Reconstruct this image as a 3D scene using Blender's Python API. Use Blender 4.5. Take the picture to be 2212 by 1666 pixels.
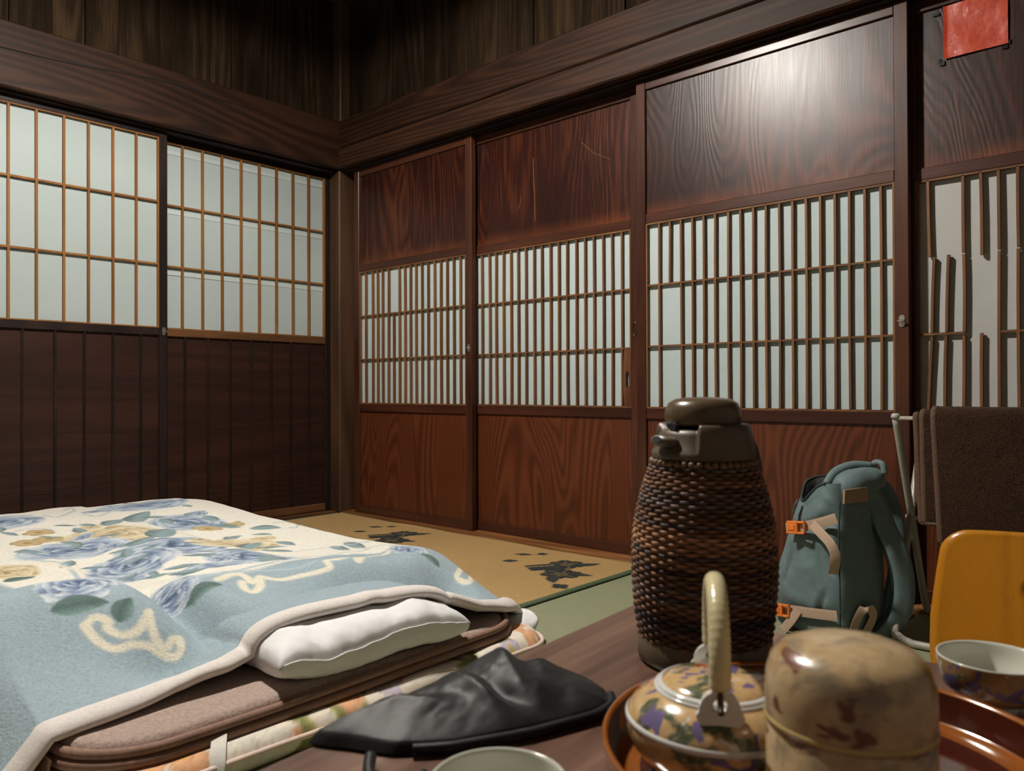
import bpy, bmesh, math, random
import numpy as np
from mathutils import Vector, Matrix
random.seed(7)
for o in list(bpy.data.objects): bpy.data.objects.remove(o)
SC = bpy.context.scene
COL = SC.collection
# ------------------------------------------------------------ camera, world, light, exposure
cam_d = bpy.data.cameras.new('camera'); CAM = bpy.data.objects.new('camera', cam_d); COL.objects.link(CAM)
cam_d.sensor_width = 36.0; cam_d.lens = 36.0 * 1683.9 / 2212.0
cam_d.clip_start = 0.02; cam_d.clip_end = 50
yaw, pitch, roll = math.radians(42.018), math.radians(0.299), math.radians(-0.197)
fw = Vector((-math.sin(yaw)*math.cos(pitch), math.cos(yaw)*math.cos(pitch), math.sin(pitch)))
rt = Vector((math.cos(yaw), math.sin(yaw), 0)); up = rt.cross(fw)
r2 = rt*math.cos(roll) + up*math.sin(roll); u2 = -rt*math.sin(roll) + up*math.cos(roll)
M = Matrix((r2, u2, -fw)).transposed().to_4x4(); M.translation = Vector((3.489, -2.5157, 0.6449))
CAM.matrix_world = M
cam_d.dof.use_dof = True; cam_d.dof.focus_distance = 2.4; cam_d.dof.aperture_fstop = 8.5
SC.camera = CAM
W = bpy.data.worlds.new('night'); SC.world = W; W.use_nodes = True
W.node_tree.nodes['Background'].inputs[0].default_value = (0.5, 0.55, 0.65, 1)
W.node_tree.nodes['Background'].inputs[1].default_value = 0.02
SC.view_settings.view_transform = 'Standard'; SC.view_settings.look = 'None'
SC.view_settings.exposure = 0.36; SC.view_settings.gamma = 1.0; SC.view_settings.use_curve_mapping = False
LAMP = (1.72, -1.75, 2.51); LAMP_W = 410.0; LAMP_C = (1.0, 0.95, 0.875)
# ------------------------------------------------------------ helpers
def tag(o, label=None, cat=None, group=None, kind=None):
    if label: o['label'] = label
    if cat: o['category'] = cat
    if group: o['group'] = group
    if kind: o['kind'] = kind
    return o
def empty(name, loc, label=None, cat=None, group=None, kind=None):
    o = bpy.data.objects.new(name, None); COL.objects.link(o); o.location = loc
    o.empty_display_size = 0.05
    return tag(o, label, cat, group, kind)
def wloc(o):
    v = Vector((0,0,0))
    while o is not None:
        v += o.location; o = o.parent
    return v
def mk(name, V, F, mat, parent=None, smooth=False, origin=None, colors=None):
    V = np.asarray(V, dtype=float).reshape(-1, 3)
    org = np.array(origin if origin is not None else ((0,0,0) if parent is None else wloc(parent)), dtype=float)
    me = bpy.data.meshes.new(name); me.from_pydata((V - org).tolist(), [], [tuple(int(i) for i in f) for f in F]); me.update()
    if smooth is True:
        me.polygons.foreach_set('use_smooth', [True]*len(me.polygons))
    if colors is not None:
        a = me.color_attributes.new('Col', 'FLOAT_COLOR', 'POINT')
        c = np.ones((len(V), 4)); c[:, :3] = colors
        a.data.foreach_set('color', c.ravel())
    o = bpy.data.objects.new(name, me); COL.objects.link(o)
    if mat is not None: me.materials.append(mat)
    if parent is None: o.location = org
    else:
        o.parent = parent; o.location = org - np.array(wloc(parent))
    return o
def boxgeo(a, b, bev=0.0):
    """axis aligned box from a to b with chamfered edges"""
    a = np.minimum(a, b).astype(float) if isinstance(a, np.ndarray) else np.minimum(np.array(a, float), np.array(b, float)); b = np.maximum(np.array(a), np.array(b, float))
    if bev <= 0:
        V = [(x, y, z) for x in (a[0], b[0]) for y in (a[1], b[1]) for z in (a[2], b[2])]
        F = [(0,1,3,2),(4,6,7,5),(0,4,5,1),(2,3,7,6),(0,2,6,4),(1,5,7,3)]
        return V, F
    bev = min(bev, 0.45*min(b-a))
    V = []; idx = {}
    for i in (0,1):
        for j in (0,1):
            for k in (0,1):
                s = (i,j,k)
                for ax in range(3):
                    p = []
                    for d in range(3):
                        e = b[d] if s[d] else a[d]
                        if d != ax: e += -bev if s[d] else bev
                        p.append(e)
                    idx[(s,ax)] = len(V); V.append(tuple(p))
    F = []
    for ax in range(3):
        o1, o2 = (ax+1)%3, (ax+2)%3
        for s in (0,1):
            q = []
            for (p1,p2) in ((0,0),(1,0),(1,1),(0,1)):
                c = [0,0,0]; c[ax]=s; c[o1]=p1; c[o2]=p2; q.append(idx[(tuple(c),ax)])
            F.append(q if s else q[::-1])
    for ax in range(3):          # edges along ax
        o1, o2 = (ax+1)%3, (ax+2)%3
        for p1 in (0,1):
            for p2 in (0,1):
                c0=[0,0,0]; c0[o1]=p1; c0[o2]=p2; c1=list(c0); c1[ax]=1; c0=tuple(c0); c1=tuple(c1)
                q=[idx[(c0,o1)],idx[(c1,o1)],idx[(c1,o2)],idx[(c0,o2)]]
                F.append(q if (p1==p2) == False else q[::-1])
    for i in (0,1):
        for j in (0,1):
            for k in (0,1):
                s=(i,j,k); t=[idx[(s,0)],idx[(s,1)],idx[(s,2)]]
                F.append(t if (i+j+k)%2 else t[::-1])
    return V, F
def box(name, a, b, mat, parent=None, bev=0.0, **k):
    V, F = boxgeo(np.array(a, float), np.array(b, float), bev)
    return mk(name, V, F, mat, parent, **k)
def join(*gs):
    V = []; F = []
    for v, f in gs:
        n = len(V); V += [tuple(p) for p in v]; F += [tuple(i+n for i in q) for q in f]
    return V, F
def lathe(prof, n=64, c=(0,0,0), sx=1, sy=1, close=True, ang0=0):
    V = []; F = []
    m = len(prof)
    for i in range(n):
        a = ang0 + 2*math.pi*i/n
        for r, z in prof: V.append((c[0]+sx*r*math.cos(a), c[1]+sy*r*math.sin(a), c[2]+z))
    for i in range(n):
        j = (i+1) % n
        for k in range(m-1): F.append((i*m+k, j*m+k, j*m+k+1, i*m+k+1))
    if close:
        if prof[0][0] > 1e-6: F.append(tuple(i*m for i in range(n))[::-1])
        if prof[-1][0] > 1e-6: F.append(tuple(i*m+m-1 for i in range(n)))
    return V, F
def frames(P, closed=False):
    P = np.array(P, float); n = len(P)
    if closed: T = np.roll(P, -1, 0) - np.roll(P, 1, 0)
    else: T = np.gradient(P, axis=0)
    T /= np.linalg.norm(T, axis=1)[:, None] + 1e-12
    return P, T
def tube(P, r, n=10, closed=False, up=(0,0,1), rz=None, cap=True):
    """swept tube; r scalar or list, rz = second radius (along the 'up'-ish axis)"""
    P, T = frames(P, closed); m = len(P)
    r = np.broadcast_to(np.array(r, float), (m,)); rz = r if rz is None else np.broadcast_to(np.array(rz, float), (m,))
    upv = np.array(up, float); upv = np.broadcast_to(upv, (m,3))
    S = np.cross(T, upv)
    nn = np.linalg.norm(S, axis=1)
    for i in range(m):
        if nn[i] < 1e-3: S[i] = S[i-1] if i else np.cross(T[i], (1,0,0.3))
    S /= np.linalg.norm(S, axis=1)[:, None]; N = np.cross(S, T)
    V = []
    for i in range(m):
        for k in range(n):
            a = 2*math.pi*k/n
            V.append(P[i] + S[i]*r[i]*math.cos(a) + N[i]*rz[i]*math.sin(a))
    F = []
    for i in range(m if closed else m-1):
        j = (i+1) % m
        for k in range(n):
            l = (k+1) % n
            F.append((i*n+k, i*n+l, j*n+l, j*n+k))
    if not closed and cap:
        F.append(tuple(range(n))[::-1]); F.append(tuple((m-1)*n+k for k in range(n)))
    return V, F
def spline(pts, n, closed=False):
    """Catmull-Rom through pts"""
    P = np.array(pts, float); m = len(P); out = []
    segs = m if closed else m-1
    for s in np.linspace(0, segs, n, endpoint=not closed):
        i = min(int(s), segs-1); t = s-i
        if closed: a,b,c,d = P[(i-1)%m],P[i],P[(i+1)%m],P[(i+2)%m]
        else: a,b,c,d = P[max(i-1,0)],P[i],P[i+1],P[min(i+2,m-1)]
        out.append(0.5*((2*b)+(-a+c)*t+(2*a-5*b+4*c-d)*t*t+(-a+3*b-3*c+d)*t**3))
    return np.array(out)
def ribbon(P, Wd, w, th, nw=4):
    """strap: path P, width directions Wd, width w, thickness th; closed solid"""
    P, T = frames(P); m = len(P); Wd = np.broadcast_to(np.array(Wd, float), (m,3))
    w = np.broadcast_to(np.array(w, float), (m,))
    Wd = Wd - (Wd*T).sum(1)[:,None]*T; Wd = Wd/np.linalg.norm(Wd,axis=1)[:,None]
    N = np.cross(T, Wd)
    ring = [(x, -0.5*(1-abs(2*x)**6*0.6)) for x in np.linspace(-.5,.5,nw+1)] + [(x, 0.5*(1-abs(2*x)**6*0.6)) for x in np.linspace(.5,-.5,nw+1)]
    k = len(ring); V = []; F = []
    for i in range(m):
        for x, t in ring: V.append(P[i]+Wd[i]*x*w[i]+N[i]*t*th)
    for i in range(m-1):
        for j in range(k):
            l = (j+1)%k; F.append((i*k+j, i*k+l, (i+1)*k+l, (i+1)*k+j))
    F.append(tuple(range(k))[::-1]); F.append(tuple((m-1)*k+j for j in range(k)))
    return V, F
def grid(fn, nu, nv):
    """fn(u,v arrays)->(N,3); quads"""
    u, v = np.meshgrid(np.linspace(0,1,nu), np.linspace(0,1,nv), indexing='ij')
    V = fn(u.ravel(), v.ravel())
    i = np.arange(nu*nv).reshape(nu, nv)
    F = np.stack([i[:-1,:-1].ravel(), i[1:,:-1].ravel(), i[1:,1:].ravel(), i[:-1,1:].ravel()], 1)
    return V, F, u.ravel(), v.ravel()
def sstep(a, b, x):
    t = np.clip((x-a)/(b-a), 0, 1); return t*t*(3-2*t)
# value noise (numpy)
_rs = np.random.RandomState(3); _NT = _rs.rand(64,64,64)
def vnoise(x, y, z=0.0):
    x = np.asarray(x, float); y = np.asarray(y, float)+0*x; z = np.asarray(z, float)+0*x
    xi, yi, zi = np.floor(x).astype(int), np.floor(y).astype(int), np.floor(z).astype(int)
    fx, fy, fz = x-xi, y-yi, z-zi
    fx, fy, fz = [t*t*(3-2*t) for t in (fx,fy,fz)]
    out = 0
    for a in (0,1):
        for b in (0,1):
            for c in (0,1):
                w = (fx if a else 1-fx)*(fy if b else 1-fy)*(fz if c else 1-fz)
                out = out + w*_NT[(xi+a)&63,(yi+b)&63,(zi+c)&63]
    return out*2-1
def fbm(x, y, z=0.0, o=4):
    s = 0; a = 0.5; f = 1.0
    for k in range(o):
        s = s + a*vnoise(np.asarray(x)*f+7.3*k, np.asarray(y)*f+3.1*k, np.asarray(z)*f+1.7*k); a *= 0.5; f *= 2
    return s
# ------------------------------------------------------------ materials
def hexc(h):
    h = h.lstrip('#'); c = [int(h[i:i+2],16)/255 for i in (0,2,4)]
    return tuple((x/12.92 if x <= .04045 else ((x+.055)/1.055)**2.4) for x in c)
class NT:
    def __init__(s, name):
        s.m = bpy.data.materials.new(name); s.m.use_nodes = True; s.t = s.m.node_tree; s.n = s.t.nodes; s.L = s.t.links
        s.b = s.n['Principled BSDF']
    def node(s, typ, **k):
        nd = s.n.new(typ)
        for a, v in k.items(): setattr(nd, a, v)
        return nd
    def link(s, a, b): s.L.new(a, b)
    def coords(s, scale=(1,1,1), rnd=True, kind='Object', rot=(0,0,0)):
        tc = s.node('ShaderNodeTexCoord'); mp = s.node('ShaderNodeMapping')
        mp.inputs['Scale'].default_value = scale; mp.inputs['Rotation'].default_value = rot
        if rnd:
            oi = s.node('ShaderNodeObjectInfo'); va = s.node('ShaderNodeVectorMath', operation='SCALE')
            cv = s.node('ShaderNodeCombineXYZ'); 
            for i, mul in enumerate((3.7, 5.3, 1.9)):
                mt = s.node('ShaderNodeMath', operation='MULTIPLY'); mt.inputs[1].default_value = mul
                s.link(oi.outputs['Random'], mt.inputs[0]); s.link(mt.outputs[0], cv.inputs[i])
            ad = s.node('ShaderNodeVectorMath', operation='ADD')
            s.link(tc.outputs[kind], ad.inputs[0]); s.link(cv.outputs[0], ad.inputs[1]); s.link(ad.outputs[0], mp.inputs[0])
        else: s.link(tc.outputs[kind], mp.inputs[0])
        return mp.outputs[0]
    def noise(s, vec, scale=5, detail=4, rough=.55, dist=0.0):
        nd = s.node('ShaderNodeTexNoise'); nd.inputs['Scale'].default_value = scale; nd.inputs['Detail'].default_value = detail
        nd.inputs['Roughness'].default_value = rough; nd.inputs['Distortion'].default_value = dist
        s.link(vec, nd.inputs['Vector']); return nd.outputs['Fac']
    def math(s, op, a, b=None, c=None, clamp=False):
        nd = s.node('ShaderNodeMath', operation=op); nd.use_clamp = clamp
        for i, x in enumerate((a, b, c)):
            if x is None: continue
            if isinstance(x, (int, float)): nd.inputs[i].default_value = x
            else: s.link(x, nd.inputs[i])
        return nd.outputs[0]
    def ramp(s, fac, stops):
        nd = s.node('ShaderNodeValToRGB'); cr = nd.color_ramp
        while len(cr.elements) > 1: cr.elements.remove(cr.elements[-1])
        cr.elements[0].position = stops[0][0]; cr.elements[0].color = (*stops[0][1], 1)
        for p, c in stops[1:]:
            e = cr.elements.new(p); e.color = (*c, 1)
        s.link(fac, nd.inputs[0]); return nd.outputs[0]
    def mix(s, fac, a, b, typ='MIX'):
        nd = s.node('ShaderNodeMix', data_type='RGBA', blend_type=typ)
        for sock, x in ((nd.inputs[0], fac), (nd.inputs[6], a), (nd.inputs[7], b)):
            if isinstance(x, (int, float)): sock.default_value = x
            elif isinstance(x, tuple): sock.default_value = (*x[:3], 1)
            else: s.link(x, sock)
        return nd.outputs[2]
    def bump(s, h, strength=.3, dist=.002, normal=None):
        nd = s.node('ShaderNodeBump'); nd.inputs['Strength'].default_value = strength; nd.inputs['Distance'].default_value = dist
        s.link(h, nd.inputs['Height'])
        if normal is not None: s.link(normal, nd.inputs['Normal'])
        return nd.outputs[0]
    def fin(s, col=None, rough=.5, nrm=None, spec=.5, metal=0, coat=0, coat_r=.1, sheen=0, sss=0):
        b = s.b
        if col is not None:
            if isinstance(col, tuple): b.inputs['Base Color'].default_value = (*col[:3], 1)
            else: s.link(col, b.inputs['Base Color'])
        if isinstance(rough, (int, float)): b.inputs['Roughness'].default_value = rough
        else: s.link(rough, b.inputs['Roughness'])
        if nrm is not None: s.link(nrm, b.inputs['Normal'])
        b.inputs['Specular IOR Level'].default_value = spec; b.inputs['Metallic'].default_value = metal
        b.inputs['Coat Weight'].default_value = coat; b.inputs['Coat Roughness'].default_value = coat_r
        b.inputs['Sheen Weight'].default_value = sheen
        if sss: b.inputs['Subsurface Weight'].default_value = sss; b.inputs['Subsurface Scale'].default_value = .01
        return s.m
def m_plain(name, col, rough=.5, var=.08, nscale=30, bump=.1, bdist=.001, **k):
    t = NT(name); v = t.coords(); n = t.noise(v, nscale, 4)
    c = t.mix(t.ramp(n, [(.3,(0,0,0)),(.7,(1,1,1))]), tuple(x*(1-var) for x in col), tuple(min(1,x*(1+var)) for x in col))
    return t.fin(c, rough, t.bump(n, bump, bdist), **k)
def m_wood(name, dark, mid, light, axis='z', dens=9, rough=.4, bump=.25, coat=0., coat_r=.15, lines=26, stretch=.12, fine=1.0, spec=.22, wear=None, dist=.6, bdist=.0012, mott=.5, gw=.35):
    """stretched-noise contour grain; axis = grain direction"""
    t = NT(name); sc = {'x':(stretch,1,1),'y':(1,stretch,1),'z':(1,1,stretch)}[axis]
    v = t.coords(tuple(x*dens*.25 for x in sc)); n = t.noise(v, 1.0, 1.5, .45, dist)
    ph = t.math('MULTIPLY', n, float(lines)); s1 = t.math('SINE', t.math('MULTIPLY', ph, 6.283))
    g = t.math('MULTIPLY_ADD', s1, .5, .5)
    f = t.noise(t.coords(tuple((x if x < 1 else 1)*1 for x in {'x':(.03,1,1),'y':(1,.03,1),'z':(1,1,.03)}[axis])), 220*fine, 3)
    big = t.noise(t.coords(tuple({'x':(.4,1,1),'y':(1,.4,1),'z':(1,1,.4)}[axis])), 3.0, 3)
    a = t.math('ADD', t.math('MULTIPLY', g, gw), t.math('MULTIPLY', f, 1-gw))
    a = t.math('ADD', a, t.math('MULTIPLY', t.math('SUBTRACT', big, .5), mott*2), clamp=True)
    c = t.ramp(a, [(.15, dark), (.5, mid), (.9, light)])
    h = t.math('ADD', t.math('MULTIPLY', g, .6), t.math('MULTIPLY', f, .5))
    nb = t.bump(h, bump, bdist)
    nb = t.bump(big, .15, .01, nb)
    if wear:                       # lacquer worn to bare wood: (colour, object-space z, spread)
        tc = t.node('ShaderNodeTexCoord'); sp = t.node('ShaderNodeSeparateXYZ'); t.link(tc.outputs['Object'], sp.inputs[0])
        wn = t.noise(v, 3.0, 3); cc = c
        for col, zz, sd in wear:
            w = t.math('SUBTRACT', 1.0, t.math('DIVIDE', t.math('ABSOLUTE', t.math('SUBTRACT', sp.outputs[2], zz)), sd), clamp=True)
            w = t.math('MULTIPLY', t.math('POWER', w, 1.5), t.math('MULTIPLY_ADD', wn, 1.6, -.3, clamp=True), clamp=True)
            cc = t.mix(w, cc, col)
        c = cc
    rr = t.math('MULTIPLY_ADD', f, .15, rough-.07)
    return t.fin(c, rr, nb, spec=spec, coat=coat, coat_r=coat_r)
def m_vcol(name, rough=.8, bumpscale=300, bump=.3, bdist=.002, sheen=0., spec=.3, coat=0., var=.06, dirs=(1,1,1), **k):
    t = NT(name); a = t.node('ShaderNodeVertexColor', layer_name='Col')
    n = t.noise(t.coords(dirs, rnd=False), bumpscale, 3, .6)
    c = t.mix(1.0, a.outputs[0], t.ramp(n, [(.3,(1-var*2,)*3),(.7,(1,1,1))]), 'MULTIPLY')
    return t.fin(c, rough, t.bump(n, bump, bdist), sheen=sheen, spec=spec, coat=coat, **k)
# ------------------------------------------------------------ painter for prints (colours per vertex)
def P_mix(C, m, col):
    C += (np.array(col)-C)*np.clip(m, 0, 1)[:, None]
def P_sub(P, c, R): return np.where((abs(P[:,0]-c[0]) < R) & (abs(P[:,1]-c[1]) < R))[0]
def P_rot(P, c, ang, sx=1, sy=1):
    d = P-np.array(c); ca, sa = math.cos(ang), math.sin(ang)
    return (d[:,0]*ca+d[:,1]*sa)/sx, (-d[:,0]*sa+d[:,1]*ca)/sy
def P_leaf(C, P, c, ang, L, Wd, col, rib, tip=None):
    i = P_sub(P, c, L*1.1)
    if not len(i): return
    u, v = P_rot(P[i], c, ang); u = u/L; q = np.clip(1-u*u, 0, 1)
    w = Wd*q**.75*(1-.25*u); v = v-.12*L*(u*u-.4)
    m = sstep(-.003, .003, w-abs(v))*(abs(u) < 1)
    sub = C[i]; shade = np.clip(.25+.75*abs(v)/np.maximum(w,1e-4), 0, 1)
    cc = np.array(rib)*(1-shade)[:,None]+np.array(col)*shade[:,None]
    cc = cc*(1+.35*np.sign(v)*np.clip(abs(v)/np.maximum(w,1e-4),0,1))[:,None]
    vein = sstep(.55,.95,np.sin(u*L*70-abs(v)*70))*.3
    cc = cc*(1-vein[:,None])+np.array(rib)*vein[:,None]
    sub += (cc-sub)*m[:,None]; C[i] = sub
def P_rose(C, P, c, R, dark, mid, light, seed=0, sq=1.0, ang=0):
    rs = np.random.RandomState(seed); i = P_sub(P, c, R*1.4)
    if not len(i): return
    u, v = P_rot(P[i], c, ang, R, R*sq); sub = C[i]
    dark, mid, light = map(np.array, (dark, mid, light))
    for k, (rr, n, pr) in enumerate(((.66,7,.46),(.46,6,.40),(.27,4,.33),(.10,3,.24),(.0,1,.13))):
        a0 = rs.rand()*6.28
        for j in range(n):
            a = a0+6.283*j/n+rs.randn()*.15; rj = rr*(1+rs.randn()*.08)
            pu, pv = u-rj*math.cos(a), v-rj*math.sin(a)
            ru = (pu*math.cos(a)+pv*math.sin(a))/pr; tv = (-pu*math.sin(a)+pv*math.cos(a))/(pr*(1.15+rs.rand()*.35))
            th = np.arctan2(tv, ru); d = np.sqrt(ru**2+tv**2)*(1+.07*np.sin(3*th+rs.rand()*6)+.03*np.sin(8*th))
            m = sstep(1.05, .93, d)
            g = np.clip(.42+.62*ru-.12*k*.3, 0, 1)
            cc = dark+(mid-dark)*np.clip(g*1.7,0,1)[:,None]+(light-mid)*np.clip((g-.55)*2.2,0,1)[:,None]
            streak = .10*np.sin(tv*14+rs.rand()*6)*np.clip(1-abs(ru),0,1)
            cc = cc*(1+streak[:,None])
            edge = sstep(.88,1.0,d)*(ru < .2)
            cc = cc*(1-.45*edge[:,None])
            sub += (cc-sub)*m[:,None]
    C[i] = sub
def P_daisy(C, P, c, R, col, core, n=5, ang=0, sq=1.0, edge=.75):
    i = P_sub(P, c, R*1.3)
    if not len(i): return
    u, v = P_rot(P[i], c, ang, R, R*sq); r = np.hypot(u, v); th = np.arctan2(v, u)
    b = .74+.26*abs(np.cos(th*n/2))**.8; m = sstep(1.0,.93,r/b); sub = C[i]
    g = np.clip(r/b,0,1)[:,None]; cc = np.array(col)*(edge+(1-edge)*(1-abs(2*g-1)))
    cc = cc*(1-.25*(abs(np.sin(th*n/2))<.12)[:,None])
    sub += (cc-sub)*m[:,None]
    m2 = sstep(.26,.2,r); sub += (np.array(core)-sub)*m2[:,None]; C[i] = sub
def P_stroke(C, P, pts, w, col, n=60, alpha=1.0, soft=.002):
    S = spline(pts, n)[:, :2]; lo = S.min(0)-w*2; hi = S.max(0)+w*2
    i = np.where((P[:,0]>lo[0])&(P[:,0]<hi[0])&(P[:,1]>lo[1])&(P[:,1]<hi[1]))[0]
    if not len(i): return
    d = np.full(len(i), 9.0)
    for a, b in zip(S[:-1], S[1:]):
        ab = b-a; t = np.clip(((P[i]-a)@ab)/(ab@ab+1e-12), 0, 1); d = np.minimum(d, np.hypot(*(P[i]-a-t[:,None]*ab).T))
    m = sstep(w+soft, w-soft, d)*alpha; sub = C[i]; sub += (np.array(col)-sub)*m[:,None]; C[i] = sub
# ------------------------------------------------------------ wood and paper
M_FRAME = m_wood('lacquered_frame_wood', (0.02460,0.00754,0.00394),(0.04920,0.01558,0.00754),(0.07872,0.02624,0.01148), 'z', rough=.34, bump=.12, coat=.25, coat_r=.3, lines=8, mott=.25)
M_FRAMEX = m_wood('lacquered_rail_wood', (0.02460,0.00754,0.00394),(0.04920,0.01558,0.00754),(0.07872,0.02624,0.01148), 'x', rough=.34, bump=.12, coat=.25, coat_r=.3, lines=8, mott=.25)
M_LOWP = m_wood('red_cedar_panel', (.044,.0108,.0037),(.080,.0205,.0067),(.120,.0325,.0105), 'z', dens=9, rough=.42, bump=.10, coat=.2, coat_r=.3, lines=90, stretch=.14, mott=.10, dist=.6, gw=.48)
M_UPP = m_wood('dark_lacquer_panel', (0.01080,0.00234,0.00162),(0.02160,0.00468,0.00252),(0.09000,0.02250,0.00580), 'z', dens=9, rough=.36, bump=.30, coat=.30, coat_r=.33, lines=34, stretch=.24, mott=.45, dist=1.0, gw=.22,
               wear=[((.15,.040,.010), 1.29, .060)])
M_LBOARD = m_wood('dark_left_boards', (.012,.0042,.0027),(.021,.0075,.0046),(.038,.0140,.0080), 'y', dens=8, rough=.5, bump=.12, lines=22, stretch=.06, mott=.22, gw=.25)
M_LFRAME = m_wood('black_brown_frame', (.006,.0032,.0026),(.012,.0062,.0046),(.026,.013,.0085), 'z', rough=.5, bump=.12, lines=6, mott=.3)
M_LSLAT = m_wood('light_lattice_wood', (.13,.052,.012),(.20,.085,.021),(.28,.125,.034), 'z', rough=.6, bump=.1, lines=5, mott=.2)
M_RSLAT = m_wood('brown_lattice_wood', (.095,.041,.0155),(.145,.063,.0245),(.21,.098,.040), 'z', rough=.55, bump=.12, lines=5, mott=.35)
M_BEAM = m_wood('old_beam_wood_y', (0.00842,0.00317,0.00134),(0.02059,0.00756,0.00306),(0.04493,0.01701,0.00661), 'y', dens=10, rough=.6, bump=.45, lines=30, stretch=.06, mott=.35)
M_BEAMX = m_wood('old_beam_wood_x', (0.00948,0.00361,0.00151),(0.02422,0.00892,0.00357),(0.05476,0.02102,0.00789), 'x', dens=10, rough=.58, bump=.45, lines=30, stretch=.06, mott=.35)
M_PLANK = m_wood('sooty_plank', (0.00840,0.00478,0.00250),(0.02520,0.01472,0.00741),(0.07350,0.04324,0.02106), 'z', dens=8, rough=.8, bump=.35, lines=24, stretch=.10, mott=.55, spec=.08, gw=.22)
M_POST = m_wood('corner_post_wood', (.024,.0120,.0062),(.055,.0275,.0135),(.095,.050,.024), 'z', rough=.5, bump=.2, lines=8, mott=.4)
M_SILL = m_wood('worn_sill_wood', (0.10500,0.03900,0.01350),(0.21000,0.08400,0.02700),(0.39000,0.17250,0.06000), 'x', rough=.45, bump=.2, lines=6, mott=.35)
M_SILLY = m_wood('worn_sill_wood_y', (.04,.018,.008),(.08,.034,.013),(.15,.066,.026), 'y', rough=.5, bump=.2, lines=6, mott=.35)
def m_paper(name, col, wave=.25):
    t = NT(name); v = t.coords(); n = t.noise(v, 260, 3); f = t.noise(t.coords((1,1,1)), 2.6, 3)
    c = t.mix(t.ramp(n, [(.35,(0,0,0)),(.75,(1,1,1))]), tuple(x*.95 for x in col), col)
    nb = t.bump(f, wave, .03); nb = t.bump(n, .12, .0006, nb)
    return t.fin(c, .8, nb, spec=.25)
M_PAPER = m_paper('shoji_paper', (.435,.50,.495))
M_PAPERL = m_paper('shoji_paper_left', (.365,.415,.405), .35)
M_PAPERS = m_paper('doubled_paper', (.43,.48,.465), .1)
M_PAPER4 = m_paper('old_shoji_paper', (.43,.425,.405), .5)
M_STEEL = m_plain('brushed_steel', (.62,.60,.55), .3, .1, 80, .05, metal=1.0)
M_BLACK = m_plain('black_void', (.006,.005,.005), .8)
M_PLASTER = m_plain('beige_plaster', (.22,.19,.16), .9, .06, 18, .3, .003)
M_CEIL = m_wood('ceiling_board', (.03,.018,.010),(.06,.036,.02),(.10,.06,.035), 'y', rough=.7)
# ------------------------------------------------------------ floor
def m_tatami():
    t = NT('tatami_rush'); tc = t.node('ShaderNodeTexCoord'); sp = t.node('ShaderNodeSeparateXYZ'); t.link(tc.outputs['Object'], sp.inputs[0])
    rib = t.math('MULTIPLY_ADD', t.math('SINE', t.math('MULTIPLY', sp.outputs[1], 6.283/.0085)), .5, .5)
    n = t.noise(t.coords((.05,1,1)), 700, 3); b = t.noise(t.coords((.3,1,1)), 6, 3)
    fac = t.math('ADD', t.math('MULTIPLY', n, .6), t.math('MULTIPLY', rib, .4))
    c = t.ramp(fac, [(.2,(.17,.185,.105)),(.55,(.255,.275,.165)),(.9,(.35,.37,.235))])
    c = t.mix(t.ramp(b, [(.35,(0,0,0)),(.8,(.5,.5,.5))]), c, (.29,.28,.165))
    return t.fin(c, .6, t.bump(fac, .5, .001), spec=.35)
M_TATAMI = m_tatami()
fl = empty('floor', (0,0,0), 'green rush tatami floor beside the tan rug', 'floor', kind='structure')
box('subfloor', (-.1,-4.0,-.12), (4.4,.1,-.055), M_CEIL, fl)
for i in range(4):
    for j in range(2):
        box('tatami_mat', (i*.95+.003, -(j+1)*1.92+.003-.03, -.055), ((i+1)*.95-.003, -j*1.92-.03-.003, 0.0), M_TATAMI, fl, bev=.004)
box('floor_board', (3.803,-3.87,-.055), (4.3,-.03,0), M_SILL, fl)
ce = box('ceiling', (-.1,-4.0,2.72), (4.4,.1,2.78), M_CEIL); tag(ce, 'dark board ceiling above the room', 'ceiling', kind='structure')
# plain walls that close the room behind the camera
w_ = box('wall_near', (-.1,-4.0,0), (4.4,-3.9,2.72), M_PLASTER); tag(w_, 'beige plaster wall behind the low table', 'wall', kind='structure')
w_ = box('wall_far_right', (4.3,-3.9,0), (4.4,.1,2.72), M_PLASTER); tag(w_, 'beige plaster wall beyond the broken lattice door', 'wall', kind='structure')
# left wall: planks above the beam, boarding beyond the shoji
wl = empty('wall_left', (0,0,0), 'sooty vertical planks above the left paper doors', 'wall', kind='structure')
seams = [-3.9,-3.5,-3.1,-2.72,-2.38,-2.03,-1.80,-1.57,-1.417,-1.293,-1.158,-.985,-.641,-.274,.03]
for a, b in zip(seams[:-1], seams[1:]):
    d = random.uniform(-.006,.006)
    box('plank', (-.03+d, a+.0015, 2.0), (.0+d, b-.0015, 2.72), M_PLANK, wl, bev=.002)
box('backing_board', (-.06,-3.9,2.0), (-.04,.03,2.72), M_BLACK, wl)
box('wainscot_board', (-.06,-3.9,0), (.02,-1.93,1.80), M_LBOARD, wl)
wr = empty('wall_right', (0,0,0), 'sooty vertical planks above the brown sliding doors', 'wall', kind='structure')
seams = [.0,.219,.419,.653,.842,1.096,1.35,1.614,1.815,2.1,2.37,2.64,2.95,3.25,3.6,3.95,4.3]
for a, b in zip(seams[:-1], seams[1:]):
    d = random.uniform(-.006,.006)
    box('plank', (a+.0015, .0+d, 2.0), (b-.0015, .03+d, 2.72), M_PLANK, wr, bev=.002)
box('backing_board', (0,.04,2.0), (4.3,.06,2.72), M_BLACK, wr)
box('end_panel', (3.86,-.02,0), (4.3,.06,1.80), M_LBOARD, wr)
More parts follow.
